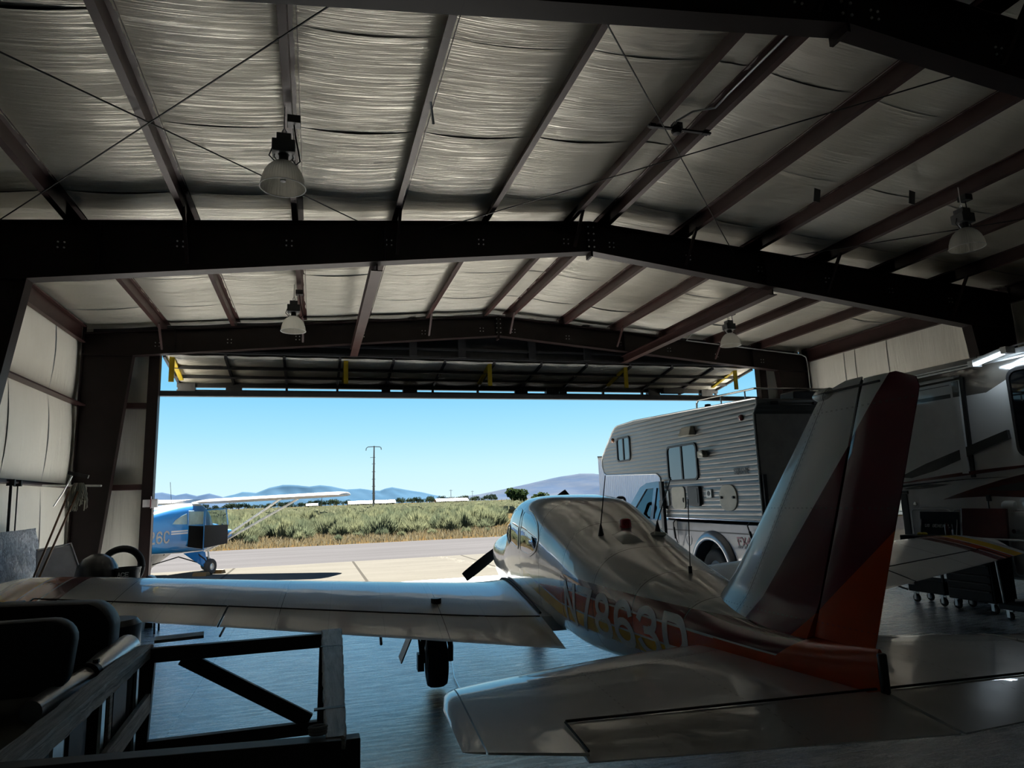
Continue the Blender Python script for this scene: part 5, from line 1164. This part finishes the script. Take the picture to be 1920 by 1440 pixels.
nt.link(nt.ramp(nt.math('ADD',nt.math('MULTIPLY',n,.6),nt.math('MULTIPLY',n2,.4)),[(.35,(0.0425,0.0415,0.0425)),(.65,(0.0672,0.0655,0.0672))]),b.inputs['Base Color']); b.inputs['Roughness'].default_value=.95; b.inputs['Specular IOR Level'].default_value=0; M['asphalt']=m
m,nt,b=newmat('dry_field'); c=nt.coords(); n=nt.noise(c,1.1,6,.7); n2=nt.noise(c,7,5,.7)
nt.link(nt.ramp(nt.math('ADD',nt.math('MULTIPLY',n,.5),nt.math('MULTIPLY',n2,.5)),[(.32,(0.0322,0.0275,0.0131)),(.45,(0.0681,0.0406,0.0145)),(.58,(0.0844,0.0583,0.0256)),(.7,(0.0891,0.0746,0.0485))]),b.inputs['Base Color']); b.inputs['Roughness'].default_value=1; b.inputs['Specular IOR Level'].default_value=0; nt.link(nt.bump(n2,.1),b.inputs['Normal']); M['field']=m
M['lawn']=mat('lawn_soil',(0.035,0.049,0.011),.95,var=.4,vscale=20)
ground('driveway',(1.45,YO,-.3),(9.9,15.6,0),M['drive'],'bright concrete apron in front of the hangar door','apron')
ground('driveway',(9.9,YO,-.3),(60,15.6,-.01),M['drive'],'concrete apron right of the hangar door','apron')
ground('driveway',(-30,YO,-.3),(-1.25,15.6,-.005),M['drive'],'unseen bright concrete added as bounce ground left of the green verge','apron')  # added out of view to bounce more sunlight into the hangar
ground('driveway',(XR*HS+.35,8.5,-.3),(60,YO,-.02),M['drive'],'bright concrete added outside the right wall window','apron')  # added so the low window looks out on bright white ground
ground('lawn',(-1.25,YO,-.3),(1.45,15.6,-.012),M['lawn'],'green verge left of the hangar apron','verge')
ground('taxi_slab',(-60,15.6,-.3),(60,22,0),M['slab'],'sunlit concrete taxi strip with joints and a crack','taxi strip')
ground('road',(-150,22,-.3),(150,32.0,-.02),M['asphalt'],'grey asphalt taxiway beyond the concrete strip','road')
ground('terrain',(-900,32.0,-.5),(900,9000,-.05),M['field'],'dry sagebrush flat beyond the taxiway','field')
ground('terrain',(-900,-900,-.5),(900,YB*HS-.3,-.05),M['field'],'dry ground behind the hangar','field')
ground('terrain',(-900,YB*HS-.3,-.5),(XL*HS-.3,YO,-.05),M['field'],'dry ground left of the hangar','field')
ground('terrain',(XR*HS+.3,YB*HS-.3,-.5),(900,YO,-.05),M['field'],'dry ground right of the hangar','field')
# grass and dry stalks: nobody could count them
def leafmat(name,a,b2,tr=.35,obj=True):
    m,nt,b=newmat(name); out=nt.n['Material Output']; oi=nt.node('ShaderNodeObjectInfo'); n=nt.noise(nt.coords(),3.5,3)
    f=nt.math('ADD',nt.math('MULTIPLY',oi.outputs['Random'],.6),nt.math('MULTIPLY',n,.4)) if obj else n
    col=nt.ramp(f,[(.25,a),(.75,b2)]); nt.link(col,b.inputs['Base Color']); b.inputs['Roughness'].default_value=.9; b.inputs['Specular IOR Level'].default_value=.0
    t=nt.node('ShaderNodeBsdfTranslucent'); nt.link(col,t.inputs[0]); mx=nt.node('ShaderNodeMixShader'); mx.inputs[0].default_value=tr; nt.link(b.outputs[0],mx.inputs[1]); nt.link(t.outputs[0],mx.inputs[2]); nt.link(mx.outputs[0],out.inputs[0]); return m
M['grassg']=leafmat('lawn_grass',(0.0320,0.0484,0.0081),(0.0688,0.0851,0.0204),.4,False); M['grassd']=leafmat('dry_grass',(0.0885,0.0630,0.0238),(0.1268,0.1166,0.0823),.4,False)
M['sage']=leafmat('sage_leaves',(0.0840,0.1007,0.0616),(0.1399,0.1483,0.0840),.4); M['sagefar']=leafmat('far_sage_leaves',(0.0727,0.0840,0.0504),(0.1175,0.1175,0.0700),.35,False)
def tufts(name,n,x0,x1,y0,y1,h,mt,lab,cat,w=.006,z0=-.02,skip=None):
    mb=MB()
    for _ in range(n):
        x=rnd.uniform(x0,x1); y=rnd.uniform(y0,y1); hh=h*rnd.uniform(.4,1.2); a=rnd.uniform(0,2*pi); l=rnd.uniform(0,.6)*hh; b_=rnd.uniform(0,2*pi); ww=w*rnd.uniform(.7,1.6)
        dx,dy=cos(a)*ww,sin(a)*ww
        mb.add([(x-dx,y-dy,z0),(x+dx,y+dy,z0),(x+cos(b_)*l*.4+dx*.7,y+sin(b_)*l*.4+dy*.7,z0+hh*.6),(x+cos(b_)*l*.4-dx*.7,y+sin(b_)*l*.4-dy*.7,z0+hh*.6),(x+cos(b_)*l,y+sin(b_)*l,z0+hh)],[(0,1,2,3),(3,2,4)])
    o=mb.build(name,mt,smooth=0,fixn=False); tag(o,lab,cat,kind='stuff'); return o
tufts('grass',5200,-1.2,1.42,14.75,15.58,.05,M['grassg'],'short green grass of the verge before the hangar','grass',.008)
tufts('dry_grass',9000,-9.5,13,32.1,42,.28,M['grassd'],'dry orange grass between taxiway and sagebrush','grass',.018,-.05)
tufts('dry_grass',3500,-20,24,42,75,.4,M['grassd'],'dry pale grass among the sagebrush','grass',.03,-.05)
# sagebrush
def shrub_mesh(name,seed,nb,mt,wid=.02,core=True):
    r=random.Random(seed); mb=MB()
    lobes=[(r.uniform(-.45,.45),r.uniform(-.45,.45),r.uniform(.30,.5),r.uniform(.65,1.05)) for _ in range(7)]
    for _ in range(nb):
        lx,ly,lr,lh=r.choice(lobes); a=r.uniform(0,2*pi); q=sqrt(r.random()); 
        bx,by=lx*.5+cos(a)*q*lr*.45,ly*.5+sin(a)*q*lr*.45; tx,ty=lx+cos(a)*q*lr*1.1,ly+sin(a)*q*lr*1.1; hz=lh*(1-.45*q*q)*r.uniform(.75,1.1); z0=hz*r.uniform(.05,.6)
        p=Vector((lerp(bx,tx,.45),lerp(by,ty,.45),z0)); t=Vector((tx,ty,hz)); L=t-p; s=Vector((-L.y,L.x,0)); s=(s.normalized() if s.length>1e-4 else Vector((1,0,0))); s.rotate(Euler((0,0,r.uniform(-1.3,1.3)))); w_=wid*r.uniform(.7,1.5); mdp=p.lerp(t,.55)+Vector((0,0,.03))
        mb.add([p-s*w_*.5,p+s*w_*.5,mdp+s*w_,mdp-s*w_,t],[(0,1,2,3),(3,2,4)])
    return mb
M['sagewood']=mat('sage_stems',(.10,.085,.06),.9)
protos=[]
for k in range(6):
    mb=shrub_mesh('sagebrush',100+k,1150,M['sage'],.0105); o=mb.build('sagebrush',M['sage'],smooth=0,fixn=False)
    st_=MB(); r=random.Random(k)
    for q in range(7):
        a=2*pi*q/7+r.random(); d=r.uniform(.25,.45); st_.tube([(0,0,0),(cos(a)*d*.5,sin(a)*d*.5,.25),(cos(a)*d,sin(a)*d,.62)],[.03,.022,.008],5)
    st_.build('stems',M['sagewood'],o,smooth=0); protos.append(o)
cols=['grey green','pale green','olive green']
WH=['at the edge of the dry grass','in the front rows of the flat','in the middle rows of the flat','in the far rows of the flat']
pl=[]
tries=0
while len(pl)<300 and tries<20000:
    tries+=1
    y=rnd.choice((rnd.uniform(38.5,48),rnd.uniform(40,66),rnd.uniform(44,85))); x=rnd.uniform(-.225,.265)*y
    if y<41.5 and rnd.random()<.55: continue
    if any((x-a)**2+((y-b_)*.8)**2<(.75+.008*b_)**2 for a,b_ in pl): continue
    pl.append((x,y))
small=[(-2.9,36.2),(-.6,37.2),(1.2,35.0),(3.6,37.6),(4.4,35.4),(6.2,37.0),(7.8,35.8),(9.3,37.4),(-4.4,36.6),(2.4,38.4),(5.3,39.0),(-6.2,37.2)]
for i,(x,y) in enumerate(pl+small):
    p=protos[i%6]; o=p if i<6 else dup(p,(0,0,0)); s=rnd.uniform(.85,1.5)*(1.0 if i<len(pl) else .42); sz=s*rnd.uniform(.8,1.15)
    o.location=(x,y,-.06); o.rotation_euler=(0,0,rnd.uniform(0,6.28)); o.scale=(s,s,sz)
    if i>=len(pl): tag(o,'small low sage clump in the dry grass beyond the taxiway','shrub','small sage clumps in the dry grass')
    else:
        k=0 if y<42 else 1 if y<50 else 2 if y<64 else 3; tag(o,'sagebrush %s'%WH[k],'shrub','sagebrush '+WH[k])
mb=MB(); r=random.Random(5)
for _ in range(2600):
    y=85+(r.random()**1.8)*420; x=r.uniform(-.24,.48)*y; s=r.uniform(.7,1.5); h=s*r.uniform(.7,1.15)
    n=5; rings=[]
    for z,k in((0,.75),(.4,1),(.75,.75)): rings.append([(x+cos(2*pi*j/n+s)*s*k*r.uniform(.7,1.2),y+sin(2*pi*j/n+s)*s*k,h*z*r.uniform(.85,1.15)) for j in range(n)])
    o0=len(mb.v); mb.loft(rings,True,False); mb.add([(x+r.uniform(-.3,.3),y,h*1.05)],[]); top=len(mb.v)-1
    for j in range(n): mb.f.append((o0+2*n+j,o0+2*n+(j+1)%n,top)); mb.m.append(0)
    for j in range(10):
        a=r.uniform(0,6.28); q=r.uniform(.3,1)*s; bx,by=x+cos(a)*q,y+sin(a)*q; mb.add([(bx-.12,by,h*.5),(bx+.12,by,h*.5),(bx+r.uniform(-.15,.15),by,h*r.uniform(.95,1.35))],[(0,1,2)])
o=mb.build('sagebrush_field',M['sagefar'],smooth=0,fixn=False); tag(o,'dense far sagebrush covering the flat to the horizon','sagebrush',kind='stuff')
# trees, sheds and poles far out
M['treefar']=leafmat('far_tree_leaves',(0.0174,0.0308,0.0216),(0.0359,0.0504,0.0288),.2); M['treenear']=leafmat('cottonwood_leaves',(0.0216,0.0359,0.0143),(0.0462,0.0647,0.0216),.3)
M['barkm']=mat('tree_bark',(.10,.08,.06),.9)
def tree_proto(seed,mt,n=700):
    r=random.Random(seed); mb=MB(); lobes=[(r.uniform(-.35,.35),r.uniform(-.35,.35),r.uniform(.45,.85),r.uniform(.18,.3)) for _ in range(8)]
    for _ in range(n):
        lx,ly,lz,lr=r.choice(lobes); d=Vector((r.gauss(0,1),r.gauss(0,1),r.gauss(0,1))).normalized()*lr*r.uniform(.6,1.05); p=Vector((lx,ly,lz))+d; a=Vector((r.gauss(0,1),r.gauss(0,1),r.gauss(0,1))).normalized()*.06; b_=a.cross(Vector((r.gauss(0,1),r.gauss(0,1),r.gauss(0,1)))).normalized()*.05
        mb.add([p-a,p+b_,p+a,p-b_],[(0,1,2,3)])
    root=thing('tree','tree','tree'); mb.build('crown',mt,root,smooth=0,fixn=False); t=MB(); t.tube([(0,0,0),(.02,0,.3),(0,.02,.6)],[.05,.04,.02],6); t.build('trunk',M['barkm'],root); return root
tp=[tree_proto(k,M['treefar'],420) for k in range(3)]; tn=[tree_proto(9,M['treenear'],1100),tree_proto(12,M['treenear'],900)]
for k,(x,y,s,lab) in enumerate(((35.6,118,3.7,'bushy green tree beyond the airplane cabin, left of the round one'),(41.0,121,2.9,'small round green tree beyond the airplane cabin roof'))):
    o=tn[k]; o.location=(x,y,0); o.scale=(s*1.25,s*1.25,s); o['label']=lab
i=0
TL=[(x,rnd.uniform(470,620)) for x in [-70+3.4*k+rnd.uniform(-1,1) for k in range(58)]]
for x,y in TL:
    xx=x*y/470
    if 12<xx*400/y<47 and rnd.random()<.7: continue
    o=tp[i] if i<3 else dup(tp[i%3],(0,0,0)); i+=1; s=rnd.uniform(3.5,6.5); o.location=(xx,y,-.1); o.scale=(s*1.3,s*1.3,s); o.rotation_euler=(0,0,rnd.uniform(0,6)); o['label']='dark tree in the far line of trees under the mountains'; o['group']='far line of trees'
M['shedroof']=mat('white_shed_roof',(0.1296,0.1296,0.1296),.4); M['shedwall']=mat('shed_wall',(0.0728,0.0681,0.0616),.8)
def shed(x0,x1,y,h,hw,lab):
    s=thing('shed',lab,'shed',((x0+x1)/2,y,0)); w_=(x1-x0)/2; mb=MB(); mb.b2((-w_,0,0),(w_,9,hw)); mb.build('wall',M['shedwall'],s,smooth=0); mb=MB(); mb.prism([(-.6,hw-.1),(4.5,h),(9.6,hw-.1),(9.6,hw+.05),(4.5,h+.2),(-.6,hw+.05)],lambda u,v,t:(t,u,v),-w_-.6,w_+.6); mb.build('roof',M['shedroof'],s,smooth=0)
shed(19.7,45.3,400,3.6,2.1,'long white roofed shed behind the tall antenna pole'); shed(70.2,88.5,400,3.3,1.9,'long white roofed shed near the foot of the right hill'); shed(-3,2,380,3.0,2.0,'small white roofed shed under the blue airplane wing tip')
M['polewood']=mat('pole_galvanised',(0.1375,0.1212,0.1015),.6)
po=thing('antenna_pole','tall pole with drooping cross arm and step pegs beyond the sagebrush','pole',(12.5,150,0))
mb=MB(); mb.tube([(0,0,-.1),(0,0,7),(0.1,0,14.2)],[.3,.22,.13],10); mb.build('mast',M['polewood'],po)
mb=MB(); mb.tube([(-1.65,0,13.2),(-1.55,0,13.75),(-1.2,0,14.0),(.1,0,14.05),(1.25,0,14.0),(1.55,0,13.85),(1.65,0,13.35)],.09,6); mb.build('cross_arm',M['polewood'],po)
for z in(4,5.5,7,8.6,10.3,11.7): mb=MB(); mb.tube([(-.75 if z>11 else -.4,0,z),(.35,0,z+.03)],.05,5); mb.build('peg',M['polewood'],po)
for k,(x,y,h) in enumerate(((94,480,10),(128,560,10),(5,430,9))):
    u=thing('utility_pole','thin utility pole in the far tree line, %s'%('right of the long shed','left of the right hill','under the blue airplane wing tip')[k],'pole',(x,y,0)); mb=MB(); mb.tube([(0,0,0),(0,0,h)],[.2,.13],6); mb.build('mast',M['barkm'],u); mb=MB(); mb.b2((-1.2,-.08,h-.8),(1.2,.08,h-.6)); mb.build('cross_arm',M['barkm'],u,smooth=0)
# white metal building beyond the camper
m,nt,b=newmat('white_ribbed_siding'); x,y,z=nt.sep(nt.coords()); s_=nt.math('SINE',nt.math('MULTIPLY',nt.math('ADD',x,y),2*pi/.3)); nt.link(nt.bump(nt.math('POWER',nt.math('ABSOLUTE',s_),4),.03),b.inputs['Normal']); b.inputs['Base Color'].default_value=(.72,.73,.74,1); b.inputs['Roughness'].default_value=.5
wb=thing('metal_building','white ribbed metal building beyond the camper','building',(19.56,45,0)); mb=MB(); mb.prism([(0,0),(24,0),(30,18),(8.2,18)],lambda u,v,t:(u,v,t),-.1,4.45); mb.build('wall',m,wb,smooth=0)
mb=MB(); mb.prism([(-.1,-.15),(24.1,-.15),(30.2,18.15),(8.2,18.15)],lambda u,v,t:(u,v,t),4.45,4.53); mb.build('roof',M['shedroof'],wb,smooth=0); mb=MB(); mb.b2((-.06,-.06,0),(0.0098,0.0098,0.7159)); mb.build('corner_trim',M['greyboard'],wb,smooth=0)
# mountains
def ridge(name,D,prof,depth,mt,lab,seed,zs=1.0):
    r=random.Random(seed); mb=MB(); n=len(prof)
    P=[]; 
    for i in range(n-1):
        for k in range(6): t=k/6; P.append((lerp(prof[i][0],prof[i+1][0],t),lerp(prof[i][1],prof[i+1][1],t)))
    P.append(prof[-1]); n=len(P)-1
    ph=[r.uniform(0,6) for _ in range(8)]
    def fn(u,v):
        i=min(n-1,int(u*n)); t=u*n-i; X_=lerp(P[i][0],P[i+1][0],t); Z_=lerp(P[i][1],P[i+1][1],t)
        x=X_*D; top=Z_*D+EYE; y=D+(v-.6)*depth*(1+.15*sin(X_*60+ph[0])); e=1-abs(v-.6)/(.6 if v<.6 else .4)
        gul=1-.16*(1-e)*e*4*(.5+.5*sin(X_*D*.011*sin(1+ph[1])+v*5+ph[2]))-.10*e*(1-e)*4*(.5+.5*sin(X_*D*.03+v*9+ph[3]))
        return (x,y,-2+max(0,(top+2))*max(0,e)**.85*gul)
    mb.grid(fn,n*1,24); o=mb.build(name,mt,smooth=80,fixn=False); struct(o,lab,'mountain'); return o
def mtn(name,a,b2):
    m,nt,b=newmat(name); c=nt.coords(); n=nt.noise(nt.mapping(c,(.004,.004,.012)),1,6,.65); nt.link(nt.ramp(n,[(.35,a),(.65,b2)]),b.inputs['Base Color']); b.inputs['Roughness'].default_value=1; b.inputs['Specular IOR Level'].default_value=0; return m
M['mt1']=mtn('hazed_far_mountain',(0.0270,0.0583,0.0933),(0.0326,0.0653,0.1003)); M['mt2']=mtn('hazed_left_mountain',(0.0280,0.0490,0.0839),(0.0350,0.0560,0.0909)); M['mt3']=mtn('hazed_brushy_hill',(.027,.042,.070),(.046,.057,.076))  # blue of distant haze is painted into all three base colours
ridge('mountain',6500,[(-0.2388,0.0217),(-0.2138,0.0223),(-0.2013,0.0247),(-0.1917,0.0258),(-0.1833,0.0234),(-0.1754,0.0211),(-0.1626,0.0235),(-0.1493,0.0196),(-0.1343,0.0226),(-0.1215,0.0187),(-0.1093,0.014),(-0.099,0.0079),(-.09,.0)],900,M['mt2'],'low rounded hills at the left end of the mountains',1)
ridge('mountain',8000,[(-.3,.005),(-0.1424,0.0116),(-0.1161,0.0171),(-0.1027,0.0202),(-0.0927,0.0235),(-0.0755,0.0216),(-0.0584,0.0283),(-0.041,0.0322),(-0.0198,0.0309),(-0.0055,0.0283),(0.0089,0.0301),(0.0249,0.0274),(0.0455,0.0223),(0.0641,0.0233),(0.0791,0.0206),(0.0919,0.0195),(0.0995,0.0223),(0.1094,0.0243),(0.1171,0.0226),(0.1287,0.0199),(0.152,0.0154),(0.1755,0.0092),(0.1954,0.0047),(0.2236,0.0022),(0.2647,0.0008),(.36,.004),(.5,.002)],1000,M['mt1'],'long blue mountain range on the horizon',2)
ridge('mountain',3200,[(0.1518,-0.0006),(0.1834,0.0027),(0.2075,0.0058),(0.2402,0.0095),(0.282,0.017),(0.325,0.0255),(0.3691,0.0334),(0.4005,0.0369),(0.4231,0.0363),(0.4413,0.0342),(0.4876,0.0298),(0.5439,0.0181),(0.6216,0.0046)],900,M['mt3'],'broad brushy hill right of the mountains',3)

# ------------------------------------------------------------------ blue high wing airplane outside
tp_=thing('airplane','blue and white high wing airplane with an open door on the concrete strip','airplane',(-3.56,20.73,0),-R(26))
m,nt,b=newmat('blue_aircraft_fabric'); c=nt.coords(); x,y,z=nt.sep(c)
wh=nt.math('MAXIMUM',nt.math('GREATER_THAN',nt.math('SUBTRACT',z,nt.math('MULTIPLY',nt.math('MINIMUM',nt.math('ADD',y,.5),0),.12)),1.84),nt.math('LESS_THAN',z,.61))
two=nt.math('MULTIPLY',nt.math('MAXIMUM',nt.band(z,1.11,1.15),nt.band(z,1.17,1.21)),nt.band(y,-.88,-.26))
col=nt.mix(nt.math('MAXIMUM',wh,two),nt.ramp(nt.noise(c,2,3),[(.3,(.010,.13,.34)),(.7,(.014,.16,.40))]),(.48,.48,.47)); nt.link(col,b.inputs['Base Color']); b.inputs['Roughness'].default_value=.3; b.inputs['Coat Weight'].default_value=.6; M['blue']=m
M['strutw']=mat('shade_lifted_strut_white',(.66,.66,.65),.4); M['plainblue']=mat('blue_painted_metal',(.010,.14,.36),.3,coat=.6); M['bluew']=mat('white_aircraft_fabric',(.24,.24,.236),.4,coat=.3); M['cabinshade']=mat('cabin_shade_black',(0.003,0.003,0.003),.8,spec=.1); M['doorgrey']=mat('grey_door_lining',(0.017,0.017,0.017),.7)  # struts get a lighter copy of the wing white, lifted against their shade
TF=[(-4.2,.98,1.12,.03),(-3.9,.92,1.2,.09),(-3,.83,1.36,.21),(-2,.72,1.58,.34),(-1.2,.64,1.75,.43),(-.5,.60,1.87,.49),(.1,.58,1.92,.52),(.45,.58,1.92,.52),(.75,.58,1.74,.505),(.95,.585,1.42,.47),(1.4,.62,1.32,.38),(1.72,.72,1.24,.28),(1.78,.85,1.12,.18)]
def tring(y,n=32):
    zb,zt_,w_=interp(TF,y); zc=(zb+zt_)/2; h=(zt_-zb)/2
    return [(w_*math.copysign(abs(cos(t))**.45,cos(t)),y,zc+h*math.copysign(abs(sin(t))**.5,sin(t))) for t in [2*pi*k/n+.001 for k in range(n)]]
mb=MB(); mb.loft([tring(lerp(-4.2,2.32,k/60)) for k in range(61)]); mb.build('fuselage',M['blue'],tp_,smooth=50)
sx=lambda y,z: interp(TF,y)[2]+.004
def wing2(s):
    mb=MB(); rings=[]
    for x,k in((.3,1),(1,1),(2,1),(3.2,1),(3.9,.99),(4.2,.93),(4.38,.78),(4.46,.5)):
        yl=.1+1.55*(.5+.5*k); yt=.1+1.55*(.5-.5*k); c_=yl-yt; z0=1.93+.018*x; U=[];L=[]
        for j in range(13):
            q=(1-cos(pi*j/12))/2; h=af(q,.13)*c_; U.append((s*x,yl-q*c_,z0+h)); L.append((s*x,yl-q*c_,z0-h*.45))
        rings.append(U+L[::-1])
    mb.loft(rings); return mb.build('wing',M['bluew'],tp_,smooth=50)
for s in(-1,1):
    wing2(s)
    for yy,xa in((1.25,2.9),(.5,2.75)): mb=MB(); mb.tube([(s*.52,.62 if yy>1 else .46,.60),(s*xa,yy,1.95)],.032,8); mb.build('wing_strut',M['strutw'],tp_)
    mb=MB(); mb.prism([(.55,.60),(-.35,.60),(.02,.18),(.12,.18)],lambda u,v,t:(s*(.47+(.60-v)*.95)+t,u,v),-.018,.018); mb.build('gear_fairing',M['plainblue'] if s>0 else M['greyboard'],tp_,smooth=0)
    t=wheel('wheel',tp_,(s*.99,.06,.21),.21,.15,rim=.45); mb=MB(); mb.tube([(s*.5,.2,.55),(s*.8,.1,.4),(s*.93,.06,.22)],.02,8); mb.tube([(0,.1,.48),(s*.85,.06,.26)],.016,6); mb.build('gear_strut',M['black'],tp_)
    mb=MB(); mb.loft([[(s*x,yl,1.04),(s*x,(yl+yt)/2,1.07),(s*x,yt,1.04),(s*x,(yl+yt)/2,1.01)] for x,yl,yt in((.05,-3.2,-4.3),(1.1,-3.45,-4.3),(1.45,-3.8,-4.2))]); mb.build('tailplane',M['bluew'],tp_)
mb=MB(); mb.loft([[(0.03,yl,z),(.03,yt,z),(-.03,yt,z),(-.03,yl,z)] for z,yl,yt in((1.1,-2.9,-4.4),(1.6,-3.3,-4.5),(2.1,-3.75,-4.5),(2.3,-4.0,-4.4))]); mb.build('tail_fin',M['blue'],tp_)
mb=MB(); mb.lathe([(0,0),(.1,.0),(.13,-.05)],(0,1.9,1.02),'y',14); mb.build('spinner',M['bluew'],tp_); mb=MB(); mb.box((0,1.87,1.02),(0.042,0.011,0.643),(0,.5,0)); mb.build('propeller',M['black'],tp_,bevel=.01)
t=wheel('wheel',tp_,(0,1.35,.19),.19,.14); mb=MB(); mb.tube([(.09,1.35,.19),(.06,1.36,.45),(0,1.37,.7)],.025,8); mb.build('nose_gear_strut',M['galv'],tp_)
# right hand door opening, windows and the door swung forward
flat2=lambda nm,mt,pts,t0,t1: MB().prism(pts,lambda u,v,t:(sx(u,v)+t,u,v),t0,t1).build(nm,mt,tp_,smooth=0)
flat2('door_shade_patch',M['cabinshade'],[(-.24,.76),(.38,.66),(.38,1.28),(-.24,1.32)],-.01,.004)  # dark patch painted for the shaded cabin, no hole is cut
M['skyglass']=mat('cabin_window_glass',(.25,.38,.42),.05,.3,.8,var=.15)
flat2('cabin_window',M['skyglass'],[(-.24,1.34),(.36,1.34),(.36,1.68),(-.26,1.70)],-.01,.005); flat2('cabin_window',M['skyglass'],[(-.86,1.38),(-.32,1.36),(-.34,1.64),(-.54,1.58),(-.76,1.48)],-.01,.004)
mb=MB(); mb.tube([(.525,-.29,1.32),(.525,-.30,1.70),(.53,.38,1.70),(.53,.41,.62)],.016,6); mb.build('door_frame',M['blue'],tp_)
dA=R(68); dx,dy=sin(dA),cos(dA); H=(.54,.42)
DP=lambda u,v,t:(H[0]+u*dx-t*dy,H[1]-u*dy*.2+u*dy*.0+t*dx,v)
mb=MB(); mb.prism([(0,.68),(.80,.80),(.80,1.30),(0,1.30)],DP,-.02,.02); dd=mb.build('door',M['doorgrey'],tp_,smooth=0)
mb=MB(); mb.tube([DP(*p,0) for p in((0.02,1.3),(0.02,1.72),(.72,1.74),(.80,1.3))],.02,6); mb.build('window_frame',M['blue'],dd); mb=MB(); mb.prism([(.03,1.3),(.78,1.3),(.71,1.72),(.03,1.71)],DP,-.004,.004); mb.build('pane',M['glass'],dd,smooth=0)
mb=MB()
for i,ch in enumerate('726C'): strokes(mb,ch,(-1.86+i*.245,.93),.27,.27,.05,lambda u,v,h:(sx(u,v)*1.0-.0+h+.004,u,v),.003)
part(mb.build('registration_letters',M['bluew'],tp_,smooth=0),'white registration digits on the side')
mb=MB(); mb.tube([(0,-.3,1.93),(-.03,-.35,2.5)],.006,5); mb.build('whip_antenna',M['wire'],tp_)
M['chock']=mat('yellow_wheel_chock',(0.0811,0.0420,0.0051),.6)
a_=-R(26)
for k,(u,v) in enumerate(((.95,-.26),(1.0,.36))):
    X_=-3.56+u*cos(a_)-v*sin(a_)*1; Y_=20.73+u*sin(a_)+v*cos(a_)
    mb=MB(); mb.prism([(-.12,0),(.12,0),(.06,.1),(-.06,.1)],lambda p,q,t:(t,p,q),-.2,.2); o=mb.build('wheel_chock',M['chock'],smooth=0,bevel=.01); o.location=(X_,Y_,0.0); o.rotation_euler=(0,0,a_); tag(o,'yellow wheel chock %s the tyre of the blue airplane'%('behind','in front of')[k],'chock','yellow wheel chocks')
